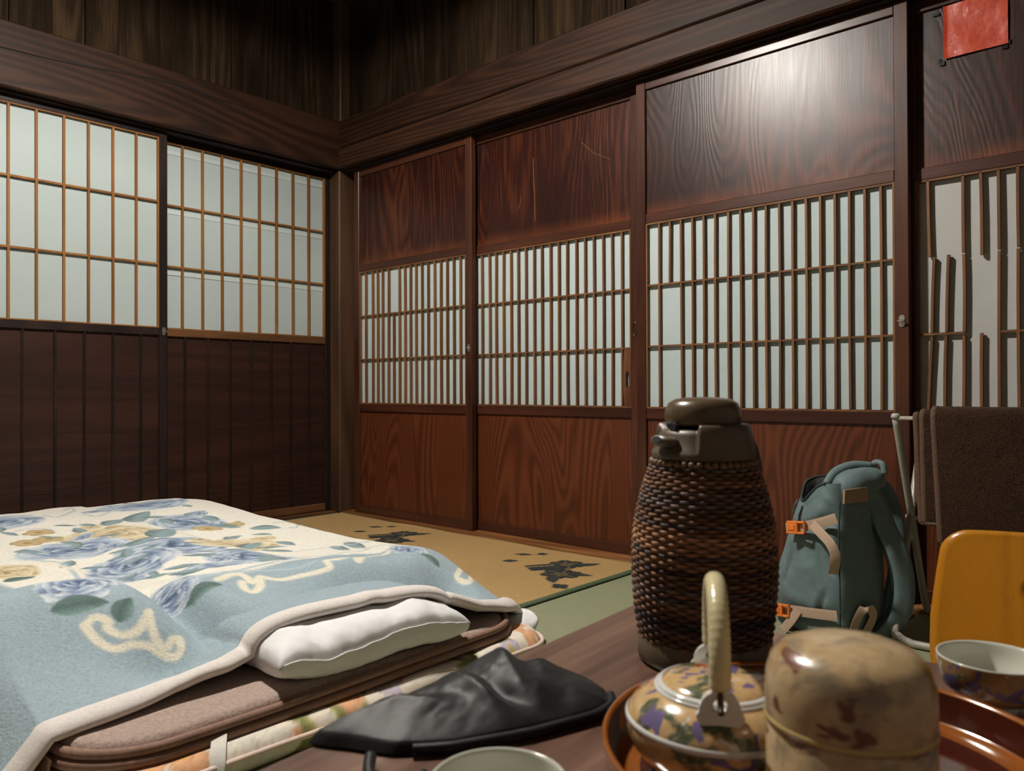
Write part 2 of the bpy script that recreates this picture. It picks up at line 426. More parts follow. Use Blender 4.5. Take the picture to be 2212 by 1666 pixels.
# beams, posts, tracks
def trim(n, a, b, mat, label, cat='beam', bev=.004):
    return tag(box('trim_%d' % n, a, b, mat, bev=bev), label, cat, kind='structure')
def beamgeo(ax, L0, L1, f0, f1, z0, z1, seed):
    """hand-hewn beam: slightly wavy face and arrises. ax: run axis; f0 wall side, f1 room face"""
    n = 60; ring = []
    prof = [(f0,z0),(f1-.006*np.sign(f1-f0),z0),(f1,z0+.006)]+[(f1, z0+.006+(z1-z0-.012)*k/8) for k in range(1,8)]+[(f1,z1-.006),(f1-.006*np.sign(f1-f0),z1),(f0,z1)]
    V = []; F = []; m = len(prof)
    for i in range(n+1):
        s = L0+(L1-L0)*i/n
        for k, (f, z) in enumerate(prof):
            w = 0 if k in (0, m-1) else .0035*float(fbm(s*1.3+seed, z*9, seed))
            wz = .003*float(fbm(s*1.7+seed*3, 0.3, seed)) if 0 < k < m-1 else 0
            V.append((s, f+w, z+wz) if ax == 'x' else (f+w, s, z+wz))
    for i in range(n):
        for k in range(m-1): F.append((i*m+k, i*m+k+1, (i+1)*m+k+1, (i+1)*m+k))
    F.append(tuple(range(m))); F.append(tuple(n*m+k for k in range(m))[::-1])
    if ax == 'y': F = [f[::-1] for f in F]
    return V, F
def beam(n, ax, L0, L1, f0, f1, z0, z1, mat, label, seed):
    V, F = beamgeo(ax, L0, L1, f0, f1, z0, z1, seed)
    return tag(mk('trim_%d' % n, V, F, mat), label, 'beam', kind='structure')
beam(1, 'y', -3.9, 0.03, -.04, .10, 1.80, 2.053, M_BEAM, 'wide dark beam over the left paper doors', 2)
M_GROOVE = m_plain('dark_groove', (.004,.003,.002), .9)
mk('crack', *tube(spline([(.1005,y,z) for y, z in ((-1.75,1.935),(-1.63,1.943),(-1.42,1.952),(-1.2,1.975),(-1.0,1.992),(-.8,1.985),(-.6,1.983))], 40), .0022, 6, rz=.0030), M_GROOVE, bpy.data.objects['trim_1'])
beam(2, 'x', .104, 4.3, .04, -.097, 1.908, 2.053, M_BEAMX, 'upper dark beam of the right wall, above the crack', 5)
beam(3, 'x', .104, 4.3, .04, -.103, 1.80, 1.902, M_BEAMX, 'lower dark beam directly over the sliding doors', 9)
trim(4, (-.03,-.088,0.0), (.088,.03,1.80), M_POST, 'square brown corner post between the two door walls', 'post', bev=.006)
trim(5, (-.03,-.062,2.055), (.062,.03,2.72), M_POST, 'narrow dark post in the corner above the beams', 'post', bev=.006)
trim(6, (3.74,-.088,0), (3.86,.03,1.80), M_POST, 'brown post right of the broken lattice door', 'post', bev=.006)
def railtrim(n, ax, a, b, f0, f1, z0, z1, mat, label, cat):
    g = boxgeo((a, f0, z0), (b, f1, z1), .003) if ax == 'x' else boxgeo((f0, a, z0), (f1, b, z1), .003)
    return tag(mk('trim_%d' % n, *g, mat), label, cat, kind='structure')
railtrim(7, 'x', .09, 3.74, -.079, .04, -.02, .0115, M_SILL, 'worn wooden door sill along the right wall', 'sill')
railtrim(8, 'y', -1.93, -.09, -.04, .062, -.02, .010, M_SILLY, 'worn wooden door sill along the left wall', 'sill')
railtrim(9, 'x', .09, 3.74, -.066, .04, 1.789, 1.799, M_LFRAME, 'dark lintel track above the brown sliding doors', 'lintel')
railtrim(10, 'y', -1.93, -.09, -.04, .066, 1.789, 1.799, M_LFRAME, 'dark lintel track above the left paper doors', 'lintel')
# ------------------------------------------------------------ doors
def pris(x0, x1, z0, z1, d0, d1, dxb=0, dxt=0, bend=0):
    """slat: x-range at mid, sheared by dxb at bottom, dxt at top; d0..d1 depth; small bow"""
    n = 4; V = []; F = []
    for i in range(n+1):
        t = i/n; s = dxb*(1-t)+dxt*t+bend*4*t*(1-t); z = z0+(z1-z0)*t
        V += [(x0+s, d0, z), (x1+s, d0, z), (x1+s, d1, z), (x0+s, d1, z)]
    for i in range(n):
        for k in range(4):
            l = (k+1) % 4; F.append((i*4+k, i*4+l, (i+1)*4+l, (i+1)*4+k))
    F.append((3,2,1,0)); F.append((n*4, n*4+1, n*4+2, n*4+3))
    return V, F
def sw(g, side):
    """right-wall geometry (x along wall, y depth) -> left wall (y along wall = -x.., x depth = -y)"""
    if side == 'R': return g
    V, F = g
    return [(-p[1], p[0], p[2]) for p in V], [tuple(f) for f in F]
def latch(d, side, s, yf, z):
    """round-ended steel plate with a small turn knob"""
    n = 20; pts = []
    for k in range(n):
        a = 2*math.pi*k/n; pts.append((.0085*math.cos(a), .0085*math.sin(a)+(.010 if math.sin(a) > 0 else -.010)))
    V = [(s+x, yf, z+q) for x, q in pts]+[(s+x*.93, yf-.0025, z+q*.96) for x, q in pts]
    F = [(k, (k+1)%n, n+(k+1)%n, n+k) for k in range(n)]+[tuple(n+k for k in range(n)), tuple(range(n))[::-1]]
    pl = mk('latch', *sw((V, F), side), M_STEEL, d); tag(pl, 'steel turn latch')
    g1 = tube([(s, yf-.002, z), (s, yf-.012, z)], .0045, 12)
    g2 = boxgeo((s-.010, yf-.017, z-.0025), (s+.010, yf-.010, z+.0025), .001)
    mk('knob', *sw(join(g1, g2), side), M_STEEL, pl)
ZL0, ZM1, ZM2, ZL1 = .578, .802, 1.027, 1.253
def rdoor(n, x0, x1, yf, xs, label, spec={}, hz=None, lat=None, paper=None, sl=M_RSLAT):
    d = empty('door_%d' % n, ((x0+x1)/2, yf, 0), label, 'sliding door', kind='structure')
    sw_ = .039; th = .030
    for a in (x0, x1-sw_): box('stile', (a, yf, .012), (a+sw_, yf+th, 1.789), M_FRAME, d, bev=.002)
    for z0, z1 in ((.012,.052),(.535,ZL0-.004),(ZL1+.004,1.293),(1.754,1.789)):
        box('rail', (x0+sw_, yf+.002, z0), (x1-sw_, yf+th, z1), M_FRAMEX, d, bev=.002)
    u = box('upper_panel', (x0+sw_, yf+.011, 1.291), (x1-sw_, yf+.018, 1.756), M_UPP, d)
    l = box('lower_panel', (x0+sw_, yf+.011, .05), (x1-sw_, yf+.018, .537), M_LOWP, d)
    tag(u, 'dark glossy lacquered panel'); tag(l, 'reddish cedar panel with bold grain')
    # thin inner frame of the lattice
    for a, b in (((x0+sw_, yf+.003, ZL0-.004), (x0+sw_+.006, yf+.016, ZL1+.004)), ((x1-sw_-.006, yf+.003, ZL0-.004), (x1-sw_, yf+.016, ZL1+.004)),
                 ((x0+sw_+.006, yf+.003, ZL0-.004), (x1-sw_-.006, yf+.016, ZL0+.002)), ((x0+sw_+.006, yf+.003, ZL1-.002), (x1-sw_-.006, yf+.016, ZL1+.004))):
        box('lattice_frame', a, b, sl, d)
    w = .0074; rs = random.Random(n)
    for k, x in enumerate(xs):
        for seg in spec.get(k, [(ZL0, ZL1, 0, 0)]):
            z0, z1, db, dt = seg
            g = pris(x-w/2, x+w/2, z0, z1, yf+.003, yf+.0155, db, dt, rs.uniform(-.0015,.0015))
            mk('slat', *g, sl, d)
    for z, a, b in (hz or [(ZM1, x0+sw_, x1-sw_), (ZM2, x0+sw_, x1-sw_)]):
        box('cross_slat', (a, yf+.0045, z-.0032), (b, yf+.0150, z+.0032), sl, d)
    # paper, a little slack behind the lattice
    X0, X1 = x0+sw_-.005, x1-sw_+.005
    def pf(uu, vv):
        x = X0+(X1-X0)*uu; z = ZL0-.008+(ZL1-ZL0+.016)*vv
        y = yf+(.0210 if n == 4 else .0185)+.0018*fbm(x*5+n*3, z*4, n)
        return np.stack([x, y, z], 1)
    V, F, _, _ = grid(pf, 36, 28)
    mk('paper', V, F[:, ::-1], paper or M_PAPER, d, smooth=True)
    if lat: latch(d, 'R', lat[0], yf, lat[1])
    return d
xs1 = [.1985+.0435*k for k in range(1, 18)]
d1 = rdoor(1, .156, 1.020, -.045, [.247,.302,.343,.383,.427,.470,.513,.555,.597,.638,.680,.724,.769,.813,.855,.899,.943],
   'brown sliding door with close lattice, next to the corner post', spec={4: [(ZL0,ZL1,0,.004)], 5: [(ZL0,ZM2,0,0)]}, lat=(1.003,.832))
d2 = rdoor(2, .955, 1.876, -.006, [1.042,1.089,1.130,1.175,1.218,1.260,1.304,1.351,1.393,1.440,1.484,1.528,1.575,1.619,1.662,1.707,1.749,1.795],
   'brown sliding door with slotted pull plate and cracked upper panel')
d3 = rdoor(3, 1.890, 2.827, -.045, [1.985,2.030,2.077,2.120,2.164,2.208,2.257,2.301,2.347,2.391,2.436,2.480,2.524,2.569,2.614,2.658,2.703,2.749],
   'brown sliding door with a bright lamp sheen on its upper panel', spec={1: [(ZM2+.004,ZL1,-.002,0)], 2: [(ZL0,ZL1,0,-.003)]}, lat=(2.808,.843))
xs4 = [2.868,2.8755,2.912,2.959,3.003,3.046,3.092,3.137,3.182,3.226,3.271,3.315,3.36,3.404,3.449,3.493,3.538,3.582,3.627,3.67]
sp4 = {0: [(ZM2+.002,ZL1,.004,0)], 1: [(.806,ZM2,.001,.008),(ZL0,.795,-.010,.001)], 2: [(.806,1.030,.003,.009),(ZL0,.795,-.003,.001)],
       3: [(1.032,ZL1,0,0),(.806,1.027,.001,.001),(ZL0,.794,-.002,0)], 4: [(1.020,ZL1,.002,0),(ZL0,.800,-.001,0)],
       5: [(1.030,ZL1,.001,0),(ZL0,1.026,-.001,.001)], 6: [(1.031,ZL1,.001,0),(ZL0,1.027,0,0)]}
d4 = rdoor(4, 2.797, 3.739, -.006, xs4, 'sliding door with broken and missing lattice slats behind the towel', spec=sp4,
   hz=[(.803, 2.83, 2.962), (.802, 3.044, 3.70), (ZM2, 3.24, 3.70)], paper=M_PAPER4)
# cracks and scratches of door 2, slotted pull plate, finger pull
def streak(par, pts, y, w, mat, name='crack'):
    g = tube([(x, y, z) for x, z in pts], w, 5, rz=.0004, up=(0,1,0)); return mk(name, *g, mat, par)
M_CRACK = m_plain('bare_crack_wood', (.20,.09,.035), .7)
streak(d2, [(1.343,1.63),(1.347,1.52),(1.352,1.43),(1.353,1.36)], .0050, .0010, M_CRACK)
streak(d2, [(1.255,1.425),(1.268,1.445),(1.272,1.47)], .0050, .0008, M_CRACK)
streak(d2, [(1.60,1.64),(1.66,1.585),(1.74,1.545)], .0050, .0006, M_CRACK)
def plate_hole(x0, x1, z0, z1, cx, cz, hw, hh, y0, y1):
    n = 24; V = []; F = []
    for y in (y0, y1):
        for k in range(n):
            a = 2*math.pi*(k+.5)/n; c, s = math.cos(a), math.sin(a)
            V.append((cx+hw*c, y, cz+(hh-hw)*(1 if s > 0 else -1)+hw*s))
        for k in range(n):
            a = 2*math.pi*(k+.5)/n; c, s = math.cos(a), math.sin(a)
            t = min(((x1-cx) if c > 0 else (cx-x0))/max(abs(c),1e-6), ((z1-cz) if s > 0 else (cz-z0))/max(abs(s),1e-6))
            px, pz = cx+t*c, cz+t*s
            V.append((min(max(px,x0),x1), y, min(max(pz,z0),z1)))
    for k in range(n):
        l = (k+1) % n
        F.append((k, l, n+l, n+k)); F.append((2*n+k, 3*n+k, 3*n+l, 2*n+l)); F.append((k, 2*n+k, 2*n+l, l)); F.append((n+k, n+l, 3*n+l, 3*n+k))
    return V, F
pp = mk('pull_plate', *plate_hole(1.801,1.837,ZL0,.797,1.820,.682,.0065,.030,-.0035,.0030), m_wood('pull_plate_wood', (.05,.018,.008),(.10,.038,.015),(.17,.07,.028),'z',rough=.5), d2)
tag(pp, 'wooden pull plate with an oval slot')
fp = tube([(1.868, -.007, .873+.026*math.sin(a)) if False else (1.856+.009*math.cos(a), -.0065, .873+.026*math.sin(a)) for a in np.linspace(0, 2*math.pi, 25)[:-1]], .0030, 8, closed=True, up=(0,1,0))
mk('finger_pull', *fp, m_plain('dark_bronze', (.10,.06,.035), .35, metal=.8), d2, smooth=True)
# left paper doors
ZA = .929; L_M = (1.204, 1.480); L_T = 1.757
def ldoor(n, y0, y1, xf, vs, bs, label, rail_mat, lat=None):
    d = empty('door_%d' % n, (xf, (y0+y1)/2, 0), label, 'paper door', kind='structure')
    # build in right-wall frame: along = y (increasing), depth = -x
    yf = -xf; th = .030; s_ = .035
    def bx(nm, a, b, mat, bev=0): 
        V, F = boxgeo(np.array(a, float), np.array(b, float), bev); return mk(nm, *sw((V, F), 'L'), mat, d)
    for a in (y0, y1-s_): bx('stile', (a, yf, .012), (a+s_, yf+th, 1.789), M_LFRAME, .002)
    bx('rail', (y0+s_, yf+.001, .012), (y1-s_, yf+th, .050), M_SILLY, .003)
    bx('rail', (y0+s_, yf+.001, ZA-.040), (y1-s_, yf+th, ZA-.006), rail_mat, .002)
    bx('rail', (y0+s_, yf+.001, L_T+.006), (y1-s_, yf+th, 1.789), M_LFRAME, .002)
    # horizontal boards behind the battens
    zs = [.048, .235, .47, .68, ZA-.038]
    for a, b in zip(zs[:-1], zs[1:]):
        bx('board', (y0+s_, yf+.012, a+.0002), (y1-s_, yf+.019, b-.0002), M_LBOARD)
    for b in bs: bx('batten', (b-.0045, yf+.003, .048), (b+.0045, yf+.0125, ZA-.039), M_LFRAME, .0015)
    for a, b in (((y0+s_, yf+.003, ZA-.007), (y0+s_+.006, yf+.016, L_T+.007)), ((y1-s_-.006, yf+.003, ZA-.007), (y1-s_, yf+.016, L_T+.007)),
                 ((y0+s_+.006, yf+.003, ZA-.007), (y1-s_-.006, yf+.016, ZA-.001)), ((y0+s_+.006, yf+.003, L_T+.001), (y1-s_-.006, yf+.016, L_T+.007))):
        bx('lattice_frame', a, b, M_LSLAT)
    for v in vs: mk('slat', *sw(pris(v-.0045, v+.0045, ZA, L_T+.002, yf+.003, yf+.0145, random.uniform(-.001,.001), random.uniform(-.001,.001)), 'L'), M_LSLAT, d)
    for z in L_M: bx('cross_slat', (y0+s_, yf+.0042, z-.0042), (y1-s_, yf+.0140, z+.0042), M_LSLAT)
    A, B = y0+s_-.005, y1-s_+.005
    def pf(uu, vv):
        s = A+(B-A)*uu; z = ZA-.008+(L_T-ZA+.016)*vv
        y = yf+.0170+.0016*fbm(s*5+n*2, z*4, n)+.0015*np.exp(-((s-y1+.12)/.05)**2)*fbm(s*40, z*5, 2)
        return np.stack([-y, s, z], 1)
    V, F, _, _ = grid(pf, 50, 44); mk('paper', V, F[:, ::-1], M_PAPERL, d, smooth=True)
    if n == 6:      # overlapping paper joints
        for z in (1.722, 1.452, 1.176): bx('paper_seam', (A, yf+.0149, z-.009), (B, yf+.0172, z+.009), M_PAPERS)
    if lat: latch(d, 'L', lat[0], yf, lat[1])
    return d
ldoor(5, -1.915, -.972, .045, [-1.78,-1.682,-1.583,-1.487,-1.388,-1.295,-1.199,-1.103], [-1.76,-1.648,-1.536,-1.421,-1.311,-1.199,-1.084],
      'left paper door, pushed in front, with wide paper panes and dark battens', M_LFRAME, lat=(-.988,.907))
ldoor(6, -1.005, -.085, .006, [-.883,-.787,-.691,-.594,-.497,-.403,-.309,-.216], [-.871,-.761,-.650,-.542,-.433,-.323,-.217],
      'paper door with an orange mid rail, beside the corner post', M_SILLY)
# lamp overhead (out of view): a round ceiling lamp on a short rod
lp = empty('ceiling_lamp', (LAMP[0],LAMP[1],2.72), 'round white lamp hanging from the ceiling above the futon', 'lamp')
M_LAMPW = NT('lamp_glass'); M_LAMPW.b.inputs['Emission Color'].default_value = (*LAMP_C,1); M_LAMPW.b.inputs['Emission Strength'].default_value = 4.0; M_LAMPW = M_LAMPW.fin((.8,.78,.72), .4)
mk('rod', *tube([(LAMP[0],LAMP[1],2.72),(LAMP[0],LAMP[1],LAMP[2]+.14)], .012, 12), M_STEEL, lp)
mk('shade', *lathe([(.0,.150),(.07,.146),(.17,.085),(.222,-.055),(.216,-.055),(.163,.080),(.065,.139),(.0,.143)], 48, LAMP), m_plain('enamel_shade', (.55,.53,.48), .4), lp, smooth=True)
mk('globe', *lathe([(0,-.042),(.022,-.036),(.037,-.02),(.042,0),(.036,.022),(.022,.036),(.018,.09),(.0,.09)], 28, LAMP), M_LAMPW, lp, smooth=True)
ld = bpy.data.lights.new('lamp_light', 'POINT'); ld.energy = LAMP_W; ld.color = LAMP_C; ld.shadow_soft_size = .058
lo = bpy.data.objects.new('lamp_light', ld); COL.objects.link(lo); lo.parent = lp; lo.location = (0,0,LAMP[2]-2.72)
# ------------------------------------------------------------ rush rug with woven motif
TAN = (.56,.37,.165); NAVY = (.030,.040,.045)
def m_rush():
    t = NT('woven_rush'); a = t.node('ShaderNodeVertexColor', layer_name='Col')
    tc = t.node('ShaderNodeTexCoord'); sp = t.node('ShaderNodeSeparateXYZ'); t.link(tc.outputs['Object'], sp.inputs[0])
    wob = t.noise(t.coords((1,1,1), rnd=False), 60, 2)
    rib = t.math('MULTIPLY_ADD', t.math('SINE', t.math('ADD', t.math('MULTIPLY', sp.outputs[0], 6.283/.0118), t.math('MULTIPLY', wob, .5))), .5, .5)
    fine = t.noise(t.coords((1,.25,1), rnd=False), 500, 2)
    sh = t.math('ADD', t.math('MULTIPLY', rib, .75), t.math('MULTIPLY', fine, .25))
    c = t.mix(1.0, a.outputs[0], t.ramp(sh, [(.2,(.30,.27,.22)),(.5,(.92,.91,.88)),(.85,(1.25,1.2,1.1))]), 'MULTIPLY')
    return t.fin(c, .6, t.bump(sh, .9, .0025), spec=.3)
RX0, RX1, RY0, RY1 = .10, 1.965, -2.60, -.092
def rug_edges(y): return RY1+.006*np.sin(y*9)
def rugfn(u, v):
    x = RX0+(RX1-RX0)*u; y = RY0+(RY1-RY0)*(1-(1-v)**1.7)
    e = sstep(.94, 1.0, v)
    y = y+e*(.006*np.sin(x*7)+.004*np.sin(x*17+1))
    return np.stack([x, y, .004+.0022*e*(1+np.sin(x*11))+.001*vnoise(x*9, y*9)], 1)
V, F, uu, vv = grid(rugfn, 520, 260)
C = np.tile(np.array(TAN), (len(V), 1)); C *= (1+.12*fbm(V[:,0]*3, V[:,1]*2))[:,None]
P2 = V[:, :2]
def motif(c):
    cx, cy = c
    for dx, dy, r, a in ((.02,.055,.070,.3),(.095,-.075,.078,.9)):
        P_daisy(C, P2, (cx+dx, cy+dy), r, NAVY, (.10,.09,.06), 6, a)
        for k in range(6):
            t = a+k*math.pi/3; P_stroke(C, P2, [(cx+dx+r*.28*math.cos(t), cy+dy+r*.28*math.sin(t)), (cx+dx+r*.5*math.cos(t), cy+dy+r*.5*math.sin(t)), (cx+dx+r*.8*math.cos(t), cy+dy+r*.8*math.sin(t))], .003, (.24,.17,.08), 6)
        P_stroke(C, P2, [(cx+dx+r*.25*math.cos(t), cy+dy+r*.25*math.sin(t)) for t in np.linspace(0,6.283,9)], .003, (.24,.17,.08), 24)
    for dx, dy, a, L, w_ in ((.075,.10,.9,.055,.022),(.150,-.04,.2,.05,.02),(.03,-.02,2.2,.055,.03),(.12,-.15,-.9,.05,.022)):
        P_leaf(C, P2, (cx+dx, cy+dy), a, L, w_, NAVY, (.05,.06,.06))
    for q in (((-.085,-.065),(-.03,.02),(.045,-.03),(-.01,-.11)),):
        q = np.array(q)+np.array(c); m = np.ones(len(P2))
        for i in range(4):
            p0, p1 = q[i], q[(i+1) % 4]; e = p1-p0; n = np.array((e[1], -e[0])); n /= np.hypot(*n); m *= sstep(-.003, .003, (P2-p0)@n)
        P_mix(C, m, NAVY); P_stroke(C, P2, [q[0]*.7+q[3]*.3, (q[0]*.7+q[3]*.3+q[1]*.7+q[2]*.3)/2, q[1]*.7+q[2]*.3], .004, TAN, 8)
def diamond(c, ang, L, w_):
    u, v = P_rot(P2, c, ang); m = sstep(1.05, .95, abs(u)/L+abs(v)/w_); P_mix(C, m, NAVY)
    P_stroke(C, P2, [(c[0]-L*.4*math.cos(ang), c[1]-L*.4*math.sin(ang)), (c[0], c[1]), (c[0]+L*.4*math.cos(ang), c[1]+L*.4*math.sin(ang))], .0015, (.12,.10,.06), 6)
RUG_MOTIFS = [(1.705,-.315),(.785,-.315)]
for c in RUG_MOTIFS:
    motif(c)
    for dx, dy, a, L, w_ in ((-.178,-.036,.75,.034,.024),(-.215,.082,.5,.042,.020),(-.165,.136,.9,.026,.024),(.198,-.210,-.3,.042,.032)):
        diamond((c[0]+dx, c[1]+dy), a, L, w_)
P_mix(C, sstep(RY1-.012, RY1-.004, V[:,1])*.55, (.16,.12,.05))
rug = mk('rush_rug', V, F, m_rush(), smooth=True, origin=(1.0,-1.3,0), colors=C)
tag(rug, 'tan woven rush rug with dark flower motifs and green border', 'rug')
M_GREENB = m_plain('green_cloth_binding', (.055,.085,.040), .8, .2, 300, .4)
mk('binding', *boxgeo((RX1-.012, RY0, .001), (RX1+.013, RY1+.012, .0085), .003), M_GREENB, rug)
# ------------------------------------------------------------ futon, pad, comforter, pillow, blanket
def rr_ring(x0, x1, y0, y1, r, n):
    """rounded rectangle outline, n points, ccw"""
    pts = []
    cs = [((x1-r, y1-r), 0), ((x0+r, y1-r), 90), ((x0+r, y0+r), 180), ((x1-r, y0+r), 270)]
    L = []
    for (cx, cy), a0 in cs:
        for k in range(13): a = math.radians(a0+90*k/12); L.append((cx+r*math.cos(a), cy+r*math.sin(a)))
    L.append(L[0]); L = np.array(L); s = np.r_[0, np.cumsum(np.hypot(*np.diff(L, axis=0).T))]
    q = np.linspace(0, s[-1], n, endpoint=False)
    return np.stack([np.interp(q, s, L[:,0]), np.interp(q, s, L[:,1])], 1)
def slab(x0, x1, y0, y1, r, z0, z1, n=220, edge=.03, inner=8, topfn=None):
    """padded slab: rounded sides, domed top; returns V,F,rings"""
    cx, cy = (x0+x1)/2, (y0+y1)/2; h = z1-z0; V = []; F = []; rings = []
    offs = [(.02, z0)]+[(edge*(1-math.sin(a)) , z0+h*(.5-.5*math.cos(a*2)) if False else z0+h*(.5-.5*math.cos(a))) for a in np.linspace(.25, math.pi-.25, 9)]
    for off, z in offs: rings.append((off*1.0 if off else 0, z))
    for k in range(1, inner+1): rings.append((edge+ (k/inner)**1.5*.42*(min(x1-x0, y1-y0)), z1))
    for off, z in rings:
        off = min(off, .46*min(x1-x0, y1-y0))
        R = rr_ring(x0+off, x1-off, y0+off, y1-off, max(r-off*.7, .02), n)
        for x, y in R:
            zz = z
            if topfn is not None and z > z0+h*.5: zz = z+topfn(x, y)*min(1, (z-z0-h*.5)/(h*.5))
            V.append((x, y, zz))
    for k in range(len(rings)-1):
        for i in range(n):
            j = (i+1) % n; F.append((k*n+i, k*n+j, (k+1)*n+j, (k+1)*n+i))
    F.append(tuple((len(rings)-1)*n+i for i in range(n))); F.append(tuple(range(n))[::-1])
    return np.array(V), F, len(rings)
# floral futon mattress
FX0, FX1, FY0, FY1 = .26, 2.300, -2.13, -1.035
V, F, nr = slab(FX0, FX1, FY0, FY1, .10, .006, .062, 900, .03, 40, lambda x, y: .006*float(vnoise(x*9, y*9)))
# finer head end for the print: add explicit grid strip is not needed, ring density carries it
C = np.tile(np.array((.80,.71,.59)), (len(V), 1))
rs = np.random.RandomState(11); PF = np.stack([V[:,0]+ (V[:,2]-.03)*.6, V[:,1]], 1)
for k in range(150):
    c = (rs.uniform(1.9, 2.36), rs.uniform(FY0, FY1)); a = rs.rand()*6.28; q = rs.rand()
    if q < .35:
        for j in range(3): P_leaf(C, PF, (c[0]+.03*math.cos(a+j*1.3), c[1]+.03*math.sin(a+j*1.3)), a+j*1.3, .035, .012, (.36,.35,.12), (.15,.15,.04))
    elif q < .55: P_daisy(C, PF, c, .038, (.80,.42,.22), (.70,.38,.05), 5, a)
    elif q < .75: P_daisy(C, PF, c, .035, (.62,.54,.62), (.65,.50,.12), 5, a)
    else: P_daisy(C, PF, c, .045, (.84,.78,.66), (.68,.45,.08), 6, a, edge=.85)
futon = mk('futon_mattress', V, F, m_vcol('floral_cotton', .75, 90, .25, .004, sheen=.1), smooth=True, origin=(1.3,-1.58,0), colors=C)
tag(futon, 'cream futon mattress with orange and olive floral print on the rug', 'mattress')
R = rr_ring(FX0-.002, FX1+.004, FY0-.004, FY1+.004, .10, 260)
mk('piping', *tube([(x, y, .040+.003*math.sin(9*y)) for x, y in R], .0055, 8, closed=True), m_plain('cream_piping', (.72,.56,.47), .7), futon, smooth=True)
# brown fleece pad
def m_fleece(name, a, b, scale=140, bump=.6, bd=.004, sheen=.35):
    t = NT(name); n = t.noise(t.coords(rnd=False), scale, 4, .65); g = t.noise(t.coords(rnd=False), 9, 3)
    c = t.mix(t.ramp(n, [(.3,(0,0,0)),(.72,(1,1,1))]), a, b)
    nb = t.bump(n, bump, bd); nb = t.bump(g, .3, .012, nb)
    return t.fin(c, .95, nb, spec=.15, sheen=sheen)
M_FLEECE = m_fleece('brown_fleece', (.31,.222,.182), (.49,.372,.312))
PX0, PX1, PY0, PY1 = .30, 2.250, -2.085, -1.095
V, F, nr = slab(PX0, PX1, PY0, PY1, .13, .066, .102, 400, .018, 10, lambda x, y: .004*float(vnoise(x*7, y*7)))
pad = mk('mattress_pad', V, F, M_FLEECE, smooth=True, origin=(1.3,-1.58,.06)); tag(pad, 'brown fleece mattress pad under the white pillow', 'mattress pad')
M_BIND = m_plain('brown_binding', (.24,.135,.095), .8, .15, 120, .3)
for dz, off, rr in ((.088, .006, .0085), (.072, .009, .0095)):
    R = rr_ring(PX0-off, PX1+off, PY0-off, PY1+off, .135, 300)
    mk('piping', *tube([(x, y, dz+.003*math.sin(5*y+1)) for x, y in R], rr, 8, closed=True), M_BIND, pad, smooth=True)
g = ribbon(spline([(2.246,-1.872,.080),(2.268,-1.884,.0725),(2.290,-1.897,.064),(2.306,-1.907,.048),(2.312,-1.914,.028),(2.308,-1.918,.010)], 24), (.45,1,0), .024, .0014)
tag(mk('elastic_strap', *g, m_plain('white_elastic', (.66,.62,.55), .7, .1, 200, .3), pad), 'white elastic corner strap')
# hanging brown sheet at the far-left side of the bedding
def skfn(u, v):
    x = .4+u*1.78; z = .086-.080*v; y = -2.105-.025*v-.010*v*np.sin(x*17)
    return np.stack([x, y, z], 1)
V, F, _, _ = grid(skfn, 80, 10); mk('side_skirt', V, F, M_BIND, pad, smooth=True)
# ---- blanket surface
YC = -1.565
def hem_x(y): return np.interp(y, [-2.25,-2.12,-2.02,-1.9,-1.75,-1.6,-1.45,-1.35,-1.22,-1.12,-1.02,-.9], [2.12,2.12,2.115,2.100,2.108,2.135,2.155,2.165,2.190,2.180,2.125,1.97])
def hem_z(y): return np.interp(y, [-2.25,-2.16,-2.10,-2.04,-1.95,-1.88,-1.80,-1.74,-1.68,-1.60,-1.5,-1.40,-1.30,-1.22,-1.13,-1.06,-1.0,-.9], [.030,.060,.118,.122,.124,.126,.138,.158,.182,.203,.210,.202,.172,.142,.124,.110,.075,.03])
def top_z(x, y):
    foot = sstep(.10, .32, x)
    z = .045+.150*foot
    z = z+.010*np.sin(x*3.1+.6)*np.cos(y*4)+.010*fbm(x*2.2, y*2.2, 3)
    # humps towards the foot end
    z = z+.030*np.exp(-((x-.55)/.28)**2-((y+1.16)/.20)**2)+.020*np.exp(-((x-.5)/.25)**2-((y+1.75)/.25)**2)
    # crest along the head end
    ax = np.interp(y, [-2.25,-2.0,-1.93,-1.86,-1.80,-1.74,-1.65,-1.5,-1.3,-1.1,-1.0], [.050,.075,.074,.058,.020,.030,.048,.040,.022,.014,.0])
    cx = np.interp(y, [-2.2,-1.95,-1.8,-1.6,-1.4,-1.1], [1.80,1.80,1.80,1.80,1.82,1.78])
    z = z+ax*np.exp(-((x-cx)/.13)**2)
    z = z-.012*np.exp(-((x-1.45)/.25)**2)*(y < 0)
    return z
PA = np.array((2.096,-1.752)); PBv = np.array((2.124,-1.298))
def pil_top(x, y):
    """height the pillow pushes the blanket up to"""
    ax = PBv-PA; Ln = np.linalg.norm(ax); ax = ax/Ln; X = (PA+PBv)/2
    s = ((x-X[0])*ax[0]+(y-X[1])*ax[1])/(Ln/2); c = ((x-X[0])*ax[1]-(y-X[1])*ax[0])/.155
    pf = (np.clip(1-abs(s)**3.6,0,1)**.38)*(np.clip(1-abs(c)**3.4,0,1)**.36)
    out = np.hypot(np.clip(abs(s)-1,0,None)*Ln/2, np.clip(abs(c)-1,0,None)*.155)
    return .140+.062*pf-.045*sstep(0,.10,out)-np.clip(out-.10,0,None)*2
